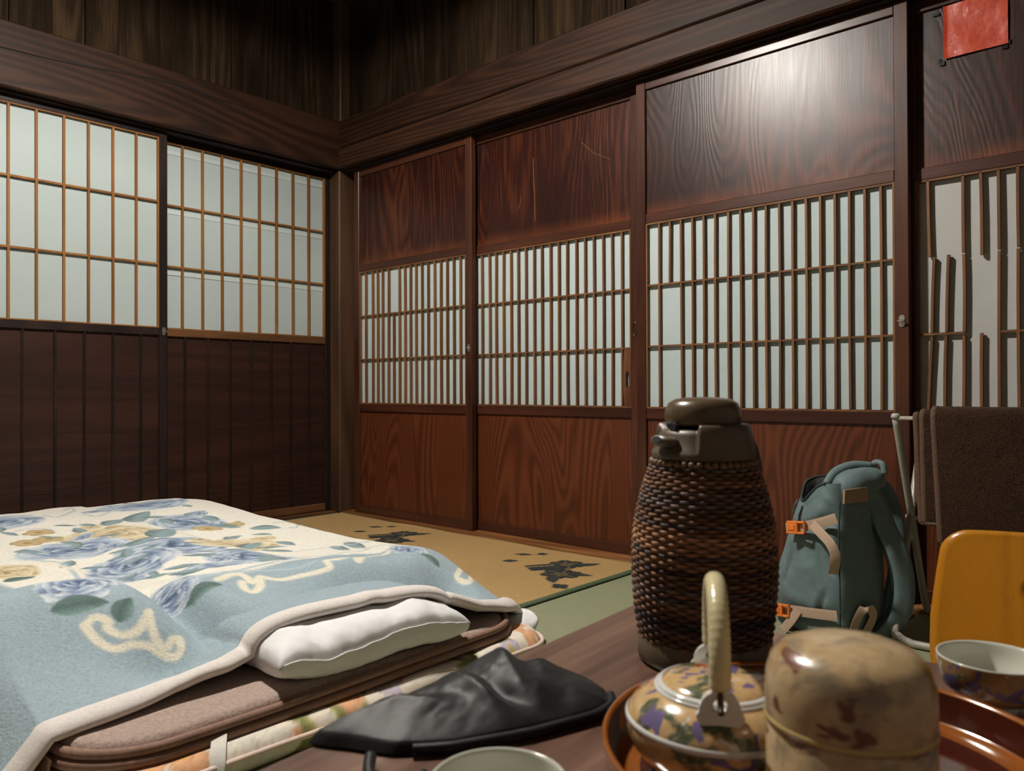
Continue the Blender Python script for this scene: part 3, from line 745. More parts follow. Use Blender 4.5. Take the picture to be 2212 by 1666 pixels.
def blanket(u, t):
    """u 0..1 foot to head, t cloth coordinate across, -.75..+.75 (negative = towards the left of the picture)"""
    pl = np.where(t < 0, .535, .50); rad = .075
    s = np.sign(t); a = abs(t)-pl; over = np.clip(a, 0, None)
    ang = np.clip(over/rad, 0, math.pi/2*.92); rest = np.clip(over-rad*math.pi/2*.92, 0, None)
    y = YC+s*(np.minimum(abs(t), pl)+rad*np.sin(ang)+rest*.25)
    drop = rad*(1-np.cos(ang))+rest*.9
    yy = np.clip(y, -2.25, -.88)
    xh = hem_x(yy); x = .10+u*(xh-.10)
    zt = top_z(x, np.clip(y, -2.07, -1.06)); zt = np.maximum(zt-drop, .018+.006*np.sin(x*9))
    dist = xh-x; zh = hem_z(yy)
    # front fall from crest to hem
    wl = np.interp(yy, [-2.2,-1.95,-1.8,-1.6,-1.3,-1.1], [.36,.36,.34,.36,.34,.30])
    k = np.clip(dist/wl, 0, 1); g = np.where(k < 1, np.sin(k*math.pi/2)**1.25, 1.0)
    z = zh+(np.maximum(zt, np.minimum(zh, zt+.03))-zh)*g
    # fold valley in front of the crest on the pillow side, crease under the notch
    z = z-.058*np.exp(-((dist-.120)/.060)**2)*sstep(-1.62,-1.45,yy)*sstep(-1.08,-1.20,yy)
    z = z+.024*np.exp(-((dist-.240)/.065)**2)*sstep(-1.55,-1.40,yy)*sstep(-1.05,-1.20,yy)
    cr = -1.80+.32*np.clip(.33-dist, 0, 1)*.55
    z = z-.040*np.exp(-((yy-cr)/.032)**2)*sstep(.40,.30,dist)*sstep(.03,.14,dist)
    z = z+.018*np.exp(-((yy-cr-.075)/.05)**2)*sstep(.36,.26,dist)*sstep(.02,.12,dist)
    z = z-.040*np.exp(-((yy+1.855)/.075)**2)*np.exp(-((dist-.075)/.050)**2)
    z = z+.024*np.exp(-((yy+1.875)/.09)**2)*np.exp(-((dist-.20)/.065)**2)
    z = z+.0045*fbm(x*7+3, y*7, 1)*sstep(0,.1,dist)
    pt = pil_top(x, y)+.005; z = np.where(drop < .02, np.maximum(z, pt), z)
    x = x+.012*np.sin(ang)*vnoise(x*6, y*3)
    y = y+s*.010*np.sin(ang)*np.sin(x*11+1)
    return np.stack([x, y, z], 1)
TL, TR = -.745, .700
CREAM = (.84,.80,.70); BLUEG = (.335,.425,.470); HEMC = (.66,.585,.53)
B_D, B_M, B_L = (.070,.105,.19), (.235,.315,.44), (.68,.72,.74)
T_D, T_M, T_L = (.34,.235,.10), (.60,.48,.28), (.82,.75,.56)
LF, LR = (.150,.225,.240), (.30,.39,.40)
GF, GR = (.165,.255,.230), (.060,.095,.09)
nu, nv = 620, 430
V, F, uu, vv = grid(lambda u, v: blanket(u**.8, TL+(TR-TL)*v), nu, nv)
tt = TL+(TR-TL)*vv
hx = hem_x(np.clip(V[:,1], -2.25, -.9))
# cloth coordinates: a = distance from the head hem along the surface (approx), b = t
Vg = V.reshape(nu, nv, 3); ds = np.linalg.norm(np.diff(Vg, axis=0), axis=2); arc = np.zeros((nu, nv)); arc[:-1] = np.cumsum(ds[::-1], axis=0)[::-1]
PB = np.stack([arc.ravel(), tt], 1)
C = np.tile(np.array(CREAM), (len(V), 1))
BORD = [.40,.40,.41,.385,.335,.295,.285,.29,.35,.395,.415,.42,.30,.30]
FLOWERS = [(1.438, -0.036, 0.035, 'l', 2.17, 0.36),
  (1.398, 0.014, 0.037, 'l', 2.82, 0.36),
  (1.398, 0.087, 0.077, 'l', 0.61, 0.36),
  (1.11, 0.122, 0.11, 'l', 0.58, 0.36),
  (0.996, 0.017, 0.075, 'l', 0.83, 0.36),
  (1.178, -0.1, 0.048, 'l', 2.89, 0.36),
  (1.136, -0.226, 0.05, 'l', 2.56, 0.36),
  (0.839, -0.157, 0.036, 'l', 2.07, 0.36),
  (0.598, -0.107, 0.035, 'l', 2.07, 0.36),
  (1.045, 0.41, 0.068, 'l', 2.57, 0.36),
  (0.994, 0.355, 0.035, 'l', 2.45, 0.36),
  (0.494, 0.136, 0.108, 'l', -2.77, 0.36),
  (1.473, 0.192, 0.108, 'l', 0.59, 0.36),
  (0.613, 0.382, 0.056, 'l', -2.99, 0.36),
  (0.578, 0.432, 0.068, 'l', -2.87, 0.36),
  (1.331, 0.356, 0.05, 'l', 3.07, 0.36),
  (1.348, 0.233, 0.053, 'l', -3.04, 0.36),
  (1.407, -0.198, 0.035, 'l', 2.79, 0.36),
  (0.838, 0.244, 0.069, 'l', 0.79, 0.36),
  (0.834, 0.341, 0.042, 'l', 3.02, 0.36),
  (0.454, -0.066, 0.094, 'l', -2.94, 0.36),
  (1.17, 0.0, 0.15, 't', 0.0, 0.8),
  (1.3, 0.27, 0.125, 'b', 0.3, 0.85),
  (0.86, 0.055, 0.155, 'b', 1.0, 0.85),
  (1.08, -0.135, 0.14, 'b', 2.0, 0.8),
  (0.77, -0.09, 0.125, 'b', 0.5, 0.8),
  (0.6, 0.125, 0.12, 'b', 0.2, 0.8),
  (0.87, 0.215, 0.115, 't', 1.4, 0.8),
  (1.6, -0.18, 0.14, 'b', 1.0, 0.8),
  (1.72, 0.3, 0.15, 'b', 2.0, 0.8),
  (0.5, 0.0, 0.085, 'b', 2.0, 0.8),
  (1.262, -0.193, 0.05, 'd', 0.0, 0.9),
  (1.276, -0.132, 0.05, 'd', 0.0, 0.9),
  (1.378, -0.129, 0.05, 'd', 1.0, 0.9),
  (1.188, 0.36, 0.05, 'd', 1.0, 0.9),
  (1.182, 0.282, 0.05, 'd', 0.0, 0.9),
  (1.342, -0.029, 0.047, 'l', 6.29, 0.34),
  (1.12, -0.118, 0.048, 'l', 3.89, 0.34),
  (1.167, 0.135, 0.044, 'l', 1.29, 0.34),
  (1.301, -0.122, 0.031, 'l', 5.52, 0.34),
  (1.357, 0.009, 0.038, 't', 0.06, 0.8),
  (1.208, 0.337, 0.047, 'l', 2.36, 0.34),
  (1.45, 0.228, 0.045, 'l', 5.64, 0.34),
  (1.433, 0.327, 0.031, 'l', 0.7, 0.34),
  (1.178, 0.337, 0.047, 'l', 2.59, 0.34),
  (1.422, 0.356, 0.038, 'b', 0.68, 0.8),
  (0.959, 0.184, 0.038, 'l', 1.13, 0.34),
  (0.707, 0.147, 0.036, 'l', 2.65, 0.34),
  (0.877, -0.079, 0.036, 'l', 4.82, 0.34),
  (0.797, -0.073, 0.039, 'l', 4.44, 0.34),
  (1.013, -0.049, 0.038, 'b', 5.63, 0.8),
  (0.97, -0.033, 0.032, 'l', 2.28, 0.34),
  (1.156, -0.001, 0.037, 'l', 1.48, 0.34),
  (0.921, -0.062, 0.036, 'l', 2.45, 0.34),
  (0.918, -0.198, 0.045, 'l', 3.69, 0.34),
  (1.231, -0.057, 0.038, 'b', 0.53, 0.8),
  (0.663, -0.15, 0.043, 'l', 4.15, 0.34),
  (0.622, -0.101, 0.029, 'l', 3.27, 0.34),
  (0.873, -0.003, 0.035, 'l', 1.08, 0.34),
  (0.889, -0.06, 0.042, 'l', 0.32, 0.34),
  (0.629, -0.15, 0.038, 'b', 3.59, 0.8),
  (0.676, 0.034, 0.044, 'l', 5.31, 0.34),
  (0.731, 0.073, 0.031, 'l', 5.69, 0.34),
  (0.687, 0.047, 0.032, 'l', 5.41, 0.34),
  (0.488, 0.197, 0.037, 'l', 2.23, 0.34),
  (0.472, 0.194, 0.038, 'b', 2.59, 0.8),
  (0.738, 0.274, 0.048, 'l', 2.76, 0.34),
  (0.994, 0.272, 0.042, 'l', 0.85, 0.34),
  (0.806, 0.288, 0.04, 'l', 1.81, 0.34),
  (0.879, 0.099, 0.036, 'l', 5.22, 0.34),
  (0.936, 0.327, 0.038, 't', 1.09, 0.8),
  (1.749, -0.225, 0.043, 'l', 6.18, 0.34),
  (1.786, -0.198, 0.029, 'l', 5.68, 0.34),
  (1.47, -0.209, 0.041, 'l', 3.45, 0.34),
  (1.521, -0.289, 0.033, 'l', 4.64, 0.34),
  (1.576, -0.333, 0.038, 'b', 4.58, 0.8),
  (1.868, 0.305, 0.041, 'l', -0.17, 0.34),
  (1.562, 0.383, 0.035, 'l', 2.99, 0.34),
  (1.688, 0.162, 0.032, 'l', 4.44, 0.34),
  (1.736, 0.139, 0.029, 'l', 4.43, 0.34),
  (1.708, 0.135, 0.038, 'b', 4.65, 0.8),
  (0.542, -0.058, 0.045, 'l', 5.53, 0.34),
  (0.465, -0.068, 0.037, 'l', 4.19, 0.34),
  (0.549, -0.062, 0.034, 'l', 5.72, 0.34),
  (0.6, -0.044, 0.044, 'l', 5.37, 0.34),
  (0.589, 0.051, 0.038, 'b', 0.57, 0.8),
  (0.264, -0.396, 0.05, 'g', 1.78, 0.5),
  (0.232, -0.329, 0.037, 'g', 0.54, 0.5),
  (0.233, -0.156, 0.038, 'g', 1.76, 0.5),
  (0.252, 0.431, 0.044, 'g', 3.14, 0.5),
  (0.862, -0.337, 0.04, 'g', 1.21, 0.5),
  (0.34, -0.381, 0.07, 'b', 1.0, 0.85),
  (0.295, -0.199, 0.055, 'b', 0.3, 0.9),
  (0.952, -0.334, 0.08, 't', 0.0, 0.8),
  (0.357, 0.454, 0.07, 'b', 0.0, 0.8)]
STROKES = [([(0.212, -0.401), (0.223, -0.381), (0.208, -0.364), (0.19, -0.368), (0.171, -0.351), (0.175, -0.327), (0.199, -0.304), (0.22, -0.287)], 0.0085, (.80,.745,.60)),
  ([(0.217, -0.29), (0.173, -0.294), (0.145, -0.29), (0.135, -0.277), (0.144, -0.267), (0.136, -0.253), (0.115, -0.257), (0.111, -0.273), (0.133, -0.297), (0.148, -0.31), (0.149, -0.337), (0.142, -0.368), (0.162, -0.388), (0.193, -0.398), (0.212, -0.401)], 0.0085, (.80,.745,.60)),
  ([(0.251, -0.118), (0.281, -0.068), (0.264, -0.051), (0.233, -0.051), (0.248, -0.028), (0.206, -0.048), (0.181, -0.078), (0.208, -0.081), (0.239, -0.071)], 0.009, (.80,.745,.60)),
  ([(0.257, -0.021), (0.234, 0.006), (0.234, 0.05), (0.234, 0.104), (0.239, 0.131), (0.272, 0.141), (0.27, 0.171), (0.295, 0.232), (0.25, 0.215), (0.365, 0.319), (0.407, 0.404)], 0.008, (.80,.745,.60)),
  ([(0.174, 0.525), (0.159, 0.478), (0.152, 0.454), (0.128, 0.457), (0.113, 0.474), (0.127, 0.511)], 0.009, (.80,.745,.60)),
  ([(1.687, 0.094), (1.57, 0.09), (1.619, 0.141), (1.739, 0.218), (1.847, 0.242), (1.797, 0.201), (1.693, 0.168)], 0.004, (.43,.52,.58)),
  ([(1.69, -0.024), (1.596, -0.017), (1.694, 0.047), (1.793, 0.1), (1.882, 0.114), (1.8, 0.07)], 0.004, (.43,.52,.58)),
  ([(0.3, -0.186), (0.291, -0.098), (0.322, 0.009), (0.394, 0.137), (0.441, 0.265), (0.496, 0.417), (0.443, 0.491)], 0.005, (.43,.52,.58)),
  ([(0.298, -0.263), (0.384, -0.3), (0.871, -0.206), (0.99, -0.236), (1.094, -0.27)], 0.005, (.43,.52,.58)),
  ([(0.682, 0.292), (0.667, 0.36), (0.6, 0.441), (0.535, 0.521)], 0.004, (.43,.52,.58)),
  ([(1.057, 0.464), (1.027, 0.511), (0.985, 0.528), (0.935, 0.484), (0.961, 0.468)], 0.004, (.43,.52,.58)),
  ([(0.261, -0.162), (0.292, -0.068), (0.284, 0.023), (0.273, 0.09), (0.328, 0.171), (0.418, 0.303)], 0.004, (.43,.52,.58)),
  ([(1.431, -0.182), (1.438, -0.115), (1.375, -0.085)], 0.0035, (.43,.52,.58)),
  ([(1.035, -0.263), (0.905, -0.216), (0.788, -0.193)], 0.006, (.80,.745,.60))]
# border field
bd = np.interp(tt, [-.74,-.62,-.50,-.40,-.30,-.22,-.14,-.02,.10,.22,.34,.45,.6,.7], BORD)
mB = sstep(.012, -.012, PB[:,0]-bd); mS = np.clip(np.maximum(mB, np.maximum(sstep(-.345-.03*np.sin(PB[:,0]*9), -.37-.03*np.sin(PB[:,0]*9), tt), sstep(.535, .56, tt+.02*np.sin(PB[:,0]*9)))), 0, 1)
P_mix(C, mS, BLUEG)
for (a, b, R, kind, ang, sq) in sorted(FLOWERS, key=lambda f: 1 if f[3] == 'l' else (2 if f[3] == 'g' else 0)):
    if kind == 'b': P_rose(C, PB, (a, b), R, B_D, B_M, B_L, int(abs(a*1000+b*777)) % 9999, sq, ang)
    elif kind == 't': P_rose(C, PB, (a, b), R, T_D, T_M, T_L, int(abs(a*1000+b*777)) % 9999, sq, ang)
    elif kind == 'd': P_daisy(C, PB, (a, b), R, (.58,.43,.22), (.36,.24,.09), 5, ang, sq)
    elif kind == 'l': P_leaf(C, PB, (a, b), ang, R, R*sq, LF, LR)
    elif kind == 'g': P_leaf(C, PB, (a, b), ang, R, R*sq, GF, GR)
for pts, w, col in STROKES: P_stroke(C, PB, pts, w, col, 70, soft=.0045)
t_ = NT('plush_blanket'); at = t_.node('ShaderNodeVertexColor', layer_name='Col')
n1 = t_.noise(t_.coords((1,1,1), rnd=False), 190, 3, .6, .6); n2 = t_.noise(t_.coords((1,1.6,1), rnd=False), 34, 3)
cc = t_.mix(1.0, at.outputs[0], t_.ramp(n1, [(.3,(.80,.80,.80)),(.68,(1.06,1.06,1.06))]), 'MULTIPLY')
M_BLANKET = t_.fin(cc, .95, t_.bump(n2, .25, .006, t_.bump(n1, .55, .004)), spec=.12, sheen=.25)
bl = mk('plush_blanket', V, F, M_BLANKET, smooth=True, origin=(1.2,-1.56,.05), colors=C)
tag(bl, 'cream plush blanket with blue roses and blue-grey border on the futon', 'blanket')
HM = m_fleece('beige_hem', (.66,.60,.56), (.80,.745,.70), 200, .3, .002, .2)
Vg = V.reshape(nu, nv, 3)
head = Vg[-1]; inn = Vg[-14]
def hemtube(P, Q, w=.0255, th=.0135):
    d = P-Q; d /= np.linalg.norm(d, axis=1)[:,None]; 
    T = np.gradient(P, axis=0); T /= np.linalg.norm(T, axis=1)[:,None]; N = np.cross(d, T); N /= np.linalg.norm(N, axis=1)[:,None]; N *= np.sign(N[:,2]+1e-9)[:,None]
    return tube(P+d*w*.75, w, 12, up=N, rz=th)
sel = slice(2, nv-2, 2)
mk('hem', *hemtube(head[sel], inn[sel]), HM, bl, smooth=True)
for j, ji in ((0, 8), (nv-1, nv-9)):
    P = Vg[::3, j]; Q = Vg[::3, ji]; P = P.copy(); P[:,2] = np.maximum(P[:,2], .022)
    mk('hem', *hemtube(P, Q), HM, bl, smooth=True)
# comforter below the blanket, only its white corner shows
def comf(u, v):
    t = -.47+.93*v; x = .40+u*1.20
    b = blanket(np.clip((x-.10)/(hem_x(np.clip(YC+t, -2.2, -.9))-.10), 0, 1), t*.94)
    e = np.minimum(np.minimum(u, 1-u), np.minimum(v, 1-v)); th = sstep(0, .05, e)
    z = b[:,2]-.045-.020*(1-th); y = b[:,1]
    return np.stack([np.minimum(b[:,0]-.05, x), y, np.maximum(z, .1)], 1)
V, F, _, _ = grid(comf, 60, 50)
M_WHITE = m_plain('white_cotton', (.80,.79,.79), .8, .03, 20, .25, .006, sheen=.1)
cf = mk('comforter', V, F, M_WHITE, smooth=True, origin=(1.2,-1.56,.1)); tag(cf, 'white comforter tucked beneath the plush blanket, one corner showing', 'comforter')
def corner(u, v):
    th_ = u*math.pi; ph = v*2*math.pi; r_ = np.sin(th_)**.7
    x = 2.140+.080*r_*np.cos(ph); y = -1.022+.058*r_*np.sign(np.sin(ph))*abs(np.sin(ph))**.7-.2*(x-2.15); z = .050+.022*np.sign(np.cos(th_))*abs(np.cos(th_))**.8
    return np.stack([x, y, z+.010*fbm(x*28, y*28, 3)*(z > .05)+.006*np.sin(y*90+x*30)*r_**4], 1)
V, F, _, _ = grid(corner, 30, 48); mk('cover_corner', V, F, M_WHITE, cf, smooth=True)
# pillow: two cotton sheets meeting in a seam
def pillow(u, v, top=True):
    ax = (PBv-PA); Ln = np.linalg.norm(ax); ax = ax/Ln; sx = np.array((ax[1], -ax[0]))
    s = u*2-1; c = v*2-1
    # corners pull out, sides draw in a little
    hl = Ln/2*(1-.035*(1-c*c)); hw = .155*(1-.05*(1-s*s))
    X = (PA+PBv)/2; px = X[0]+ax[0]*s*hl+sx[0]*c*hw; py = X[1]+ax[1]*s*hl+sx[1]*c*hw
    pf = (np.clip(1-abs(s)**3.6,0,1)**.38)*(np.clip(1-abs(c)**3.4,0,1)**.36)
    ed = (1-pf)
    wr = .012*fbm(px*13, py*13, 4)*ed+.011*fbm(px*26+5, py*34, 2)*ed*pf*2.5+.004*fbm(px*11, py*11, 9)
    seam = .140-.010*s*0+.006*np.sin(s*5)
    if top: z = seam+.058*pf+wr*sstep(0,.2,pf)-.014*np.exp(-((s-.25)/.16)**2-((c-.5)/.5)**2)*pf-.010*np.exp(-((s+.55)/.10)**2-((c-.7)/.35)**2)
    z_ = 0
    if not top: z = np.maximum(seam-.050*pf**.8+wr*.5*sstep(0,.2,pf), .1045)
    z = z-.012*pf*sstep(.3,-.2,c)
    return np.stack([px, py, np.maximum(z, .1045)], 1)
V1, F1, _, _ = grid(lambda u, v: pillow(u, v, True), 120, 80); V2, F2, _, _ = grid(lambda u, v: pillow(u, v, False), 120, 80)
V = np.concatenate([V1, V2]); F = np.concatenate([F1, F2[:, ::-1]+len(V1)])
pw = mk('pillow', V, F, M_WHITE, smooth=True, origin=(2.12,-1.54,.105)); tag(pw, 'white cotton pillow half under the blanket hem', 'pillow')
bmm = bmesh.new(); bmm.from_mesh(pw.data); bmesh.ops.remove_doubles(bmm, verts=bmm.verts, dist=.0006); bmesh.ops.recalc_face_normals(bmm, faces=bmm.faces); bmm.to_mesh(pw.data); bmm.free()
su = np.linspace(.02,.98,90); SP = pillow(su, np.full(90,.999))
mk('case_seam', *tube(SP+np.array((.0012,0,0)), .0018, 6), m_plain('white_seam', (.74,.72,.71), .8), pw, smooth=True)
# ------------------------------------------------------------ low table
TZ = .33; TX0, TX1, TY0, TY1 = 2.896, 3.654, -2.735, -1.527
def m_table():
    t = NT('walnut_laminate'); v = t.coords((1,.05,1), rnd=False); n = t.noise(v, 26, 4, .6, .4); f = t.noise(t.coords((1,.02,1), rnd=False), 160, 3)
    a = t.math('ADD', t.math('MULTIPLY', n, .75), t.math('MULTIPLY', f, .25))
    c = t.ramp(a, [(.30,(.040,.020,.014)),(.46,(.115,.058,.037)),(.58,(.175,.095,.062)),(.72,(.27,.155,.105))])
    return t.fin(c, .34, t.bump(f, .05, .0004), spec=.5)
M_TABLE = m_table(); M_TEDGE = m_wood('table_edge_wood', (.06,.022,.012),(.11,.045,.026),(.16,.07,.042), 'y', rough=.4)
tb = empty('low_table', ((TX0+TX1)/2, (TY0+TY1)/2, 0), 'low brown wooden table holding the thermos and tea set', 'table')
mk('tabletop', *boxgeo((TX0,TY0,TZ-.004), (TX1,TY1,TZ), .0012), M_TABLE, tb)
mk('top_edge', *boxgeo((TX0+.0005,TY0+.0005,TZ-.034), (TX1-.0005,TY1-.0005,TZ-.0045), .003), M_TEDGE, tb)
for x0, y0, x1, y1 in ((TX0+.05,TY1-.075,TX1-.05,TY1-.055),(TX0+.05,TY0+.055,TX1-.05,TY0+.075),(TX0+.05,TY0+.075,TX0+.07,TY1-.075),(TX1-.07,TY0+.075,TX1-.05,TY1-.075)):
    mk('apron', *boxgeo((x0,y0,TZ-.085), (x1,y1,TZ-.0345), .002), M_TEDGE, tb)
for x in (TX0+.08, TX1-.08):
    for y in (TY0+.085, TY1-.085):
        lv = []; 
        V, F = lathe([(.020,.0),(.026,.02),(.030,TZ-.09),(.030,TZ-.036)], 16, (x,y,0)); mk('leg', V, F, M_TEDGE, tb, smooth=False)
tb.rotation_euler.z = math.radians(3.75)
# ------------------------------------------------------------ wicker thermos pot
HX, HY = 3.045, -1.690
th = empty('thermos_pot', (HX,HY,TZ), 'woven wicker thermos pot with an olive-brown lid on the table', 'thermos')
M_OLIVE = m_plain('olive_brown_plastic', (.095,.064,.033), .28, .03, 20, .02, spec=.5)
M_OLIVE2 = m_plain('olive_brown_matte', (.088,.061,.034), .42, .05, 60, .05)
mk('base', *lathe([(.0,.001),(.070,.001),(.0755,.004),(.0765,.012),(.0765,.030),(.073,.033),(.0,.033)], 72, (HX,HY,TZ)), M_OLIVE2, th, smooth=True)
def wick_r(z): return np.interp(z, [.028,.045,.070,.10,.13,.16,.185,.205,.222,.232], [.0735,.0762,.0790,.0808,.0808,.0780,.0728,.0672,.0612,.0575])
rows = 48; NR = 46; V = []; F = []; C = []; seg = NR*4; sd = 6
rs = np.random.RandomState(5)
band = lambda z: .75+.35*math.sin(z*95)+.25*math.sin(z*41+2)
for i in range(rows):
    z = .031+(.229-.031)*i/(rows-1); r0 = float(wick_r(z)); n0 = len(V); ph = (i % 2)*math.pi
    bcol = np.array((.29,.145,.078))*(band(z)+rs.uniform(-.25,.25)); bcol = np.clip(bcol, .04, .5)
    if rs.rand() < .22: bcol = np.array((.17,.12,.11))*rs.uniform(.7,1.2)
    for k in range(seg):
        a = 2*math.pi*k/seg; w = math.cos(NR/2*a+ph); rr = r0+.0017*w
        cv = bcol*(.72+.28*w)*(1+.25*math.sin(a*3+i*1.7))
        for j in range(sd):
            b = 2*math.pi*j/sd; q = rr+.0017*math.cos(b)
            V.append((HX+q*math.cos(a), HY+q*math.sin(a), TZ+z+.0023*math.sin(b)+.0006*math.sin(a*5+i))); C.append(cv)
    for k in range(seg):
        l = (k+1) % seg
        for j in range(sd):
            m = (j+1) % sd; F.append((n0+k*sd+j, n0+l*sd+j, n0+l*sd+m, n0+k*sd+m))
wk = mk('wicker_weave', V, F, m_vcol('wicker_strands', .62, 400, .2, .001, spec=.18), th, smooth=True, colors=np.array(C)); tag(wk, 'brown woven wicker sleeve', kind='stuff')
mk('inner_shell', *lathe([(wick_r(z)-.0032, z) for z in np.linspace(.03,.232,30)], 48, (HX,HY,TZ)), m_plain('dark_shell', (.022,.011,.007), .7), th, smooth=True)
bd_ = []
for k in range(44):
    a = 2*math.pi*k/44; g = lathe([(0,-.0042),(.003,-.003),(.0042,0),(.003,.003),(0,.0042)], 8, (HX+.0588*math.cos(a), HY+.0588*math.sin(a), TZ+.2305)); bd_.append(g)
tag(mk('wicker_rim', *join(*bd_), m_plain('rim_strand', (.15,.075,.036), .5), th, smooth=True), 'row of dark wicker knots', kind='stuff')
# collar with pouring beak and lever gap on the left side
beak = math.radians(-112)
def collar():
    n = 192; prof = [(.0,.2335),(.0575,.2335),(.0590,.2375),(.0586,.243),(.0580,.2475),(.0560,.262),(.0530,.272),(.0505,.2745),(.044,.2745),(.0,.2745)]
    V, F = lathe(prof, n, (HX,HY,TZ), close=False); V = np.array(V)
    a = np.arctan2(V[:,1]-HY, V[:,0]-HX); d = (a-beak+math.pi) % (2*math.pi)-math.pi
    rr = np.hypot(V[:,0]-HX, V[:,1]-HY); zl = V[:,2]-TZ
    m = sstep(.80,.76,abs(d))*sstep(.2445,.2455,zl)*(rr > .03)      # recessed sector around the spout
    k = 1-m*.0055/np.maximum(rr, .01); V[:,0] = HX+(V[:,0]-HX)*k; V[:,1] = HY+(V[:,1]-HY)*k
    V[:,2] -= m*sstep(.262,.2745,zl)*.006
    return V, F
mk('collar', *collar(), M_OLIVE2, th, smooth=True)
bx_, by_ = math.cos(beak), math.sin(beak)
def PT(r, z, w=0): return (HX+bx_*r-by_*w, HY+by_*r+bx_*w, TZ+z)
sp_ = mk('spout', *tube([PT(.044,.2535), PT(.056,.2550), PT(.0655,.2575)], [.019,.017,.0125], 18, rz=[.0075,.007,.0055]), M_OLIVE2, th, smooth=True)
mk('spout_hole', *tube([PT(.0648,.2578), PT(.0662,.2582)], .0085, 14, rz=.0034), M_BLACK, sp_)
mk('lever_gap', *tube([PT(.0435,.2720,.004), PT(.0478,.2715,.004)], .0060, 12, rz=.0052), M_BLACK, th)
n_ = 72
lidp = [(.0,.2735),(.0425,.2735),(.0436,.276),(.0438,.284),(.0430,.291),(.0395,.2985),(.032,.3030),(.018,.3050),(.0,.3055)]
mk('lid', *lathe(lidp, n_, (HX,HY,TZ)), M_OLIVE, th, smooth=True)
mk('lid_gap', *lathe([(.0410,.2742),(.0425,.2742),(.0425,.2752),(.0410,.2752)], 48, (HX,HY,TZ), close=False), M_BLACK, th)
hang = math.radians(47); hd = (-.473*math.cos(hang)+.743*math.sin(hang), .881*math.cos(hang)+.669*math.sin(hang)); hn = math.hypot(*hd); hd = (hd[0]/hn, hd[1]/hn)
hp = [(.050,.262),(.075,.258),(.094,.235),(.102,.19),(.100,.12),(.094,.06),(.080,.035)]
mk('handle', *tube(spline([(HX+r*hd[0], HY+r*hd[1], TZ+z) for r, z in hp], 40), .0085, 12, rz=.006), m_plain('dark_handle', (.030,.021,.014), .35), th, smooth=True)
# ------------------------------------------------------------ round lacquer tray
RX, RY = 3.262, -1.887
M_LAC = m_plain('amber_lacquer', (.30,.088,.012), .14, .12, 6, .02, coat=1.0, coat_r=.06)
M_LACD = m_plain('amber_lacquer_shaded', (.060,.012,.006), .12, .12, 6, .02, coat=1.0, coat_r=.06)  # same amber lacquer, its dark reflection and shadow put into the colour
tr = empty('serving_tray', (RX,RY,TZ), 'round amber lacquered tray under the teapot and canister', 'tray')
mk('rim', *lathe([(.160,.001),(.170,.001),(.1775,.010),(.1805,.033),(.1808,.0350),(.1795,.0362),(.1770,.0358),(.1755,.0335)], 128, (RX,RY,TZ), close=False), M_LAC, tr, smooth=True)
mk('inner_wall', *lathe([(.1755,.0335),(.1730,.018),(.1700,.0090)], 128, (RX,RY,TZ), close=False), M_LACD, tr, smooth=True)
mk('fillet', *lathe([(.1700,.0090),(.1670,.0062),(.158,.0052),(.150,.0050)], 128, (RX,RY,TZ), close=False), M_LAC, tr, smooth=True)
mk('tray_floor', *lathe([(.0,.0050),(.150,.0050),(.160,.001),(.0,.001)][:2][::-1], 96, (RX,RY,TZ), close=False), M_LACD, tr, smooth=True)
mk('underside', *lathe([(.0,.001),(.160,.001)], 96, (RX,RY,TZ), close=False), M_LACD, tr)
# ------------------------------------------------------------ teapot
KX, KY, KZ = 3.188, -1.937, TZ+.0052
def m_kutani(name, gold=(.66,.43,.20), seed=1.3, scale=25, w=.5):
    t = NT(name); tc = t.node('ShaderNodeTexCoord'); mp = t.node('ShaderNodeMapping'); mp.inputs['Location'].default_value = (seed,seed*2,seed*.7); t.link(tc.outputs['Object'], mp.inputs[0]); v = mp.outputs[0]
    n1 = t.noise(v, scale, 3, .55, .4); n2 = t.noise(v, scale*1.3, 2, .5, 1.0); n3 = t.noise(v, scale*1.1, 3, .6, .2); sp = t.noise(v, 160, 3)
    mp2 = t.node('ShaderNodeMapping'); mp2.inputs['Location'].default_value = (3+seed,7,1); t.link(tc.outputs['Object'], mp2.inputs[0]); n4 = t.noise(mp2.outputs[0], scale*1.6, 3, .6, .6)
    c = t.mix(t.ramp(sp, [(.45,(0,0,0)),(.62,(.6,.6,.6))]), gold, tuple(x*.8 for x in gold))
    c = t.mix(t.ramp(n1, [(.53,(0,0,0)),(.57,(1,1,1))]), c, t.ramp(sp, [(.4,(.085,.10,.055)),(.6,(.17,.17,.10)),(.7,(.45,.33,.12))]))
    c = t.mix(t.ramp(n2, [(.60,(0,0,0)),(.63,(1,1,1))]), c, (.17,.135,.27))
    c = t.mix(t.ramp(n3, [(.63,(0,0,0)),(.66,(1,1,1))]), c, (.72,.69,.62))
    c = t.mix(t.ramp(n4, [(.66,(0,0,0)),(.68,(1,1,1))]), c, (.40,.075,.025))
    return t.fin(c, .16, None, spec=.6, coat=.5, coat_r=.05)
M_KUT = m_kutani('painted_porcelain'); M_KUTL = m_kutani('painted_porcelain_lid', seed=4.0, scale=27)
M_PORC = m_plain('white_porcelain', (.74,.73,.70), .12, .02, 10, .0, coat=.5, coat_r=.05)
tp = empty('teapot', (KX,KY,KZ), 'painted gold porcelain teapot with a cream overhead handle', 'teapot')
mk('body', *lathe([(.0,.002),(.040,.002),(.043,.0),(.045,.003),(.060,.014),(.0695,.028),(.0720,.040),(.0705,.050),(.063,.060),(.052,.0668),(.0478,.0685)], 80, (KX,KY,KZ), close=False), M_KUT, tp, smooth=True)
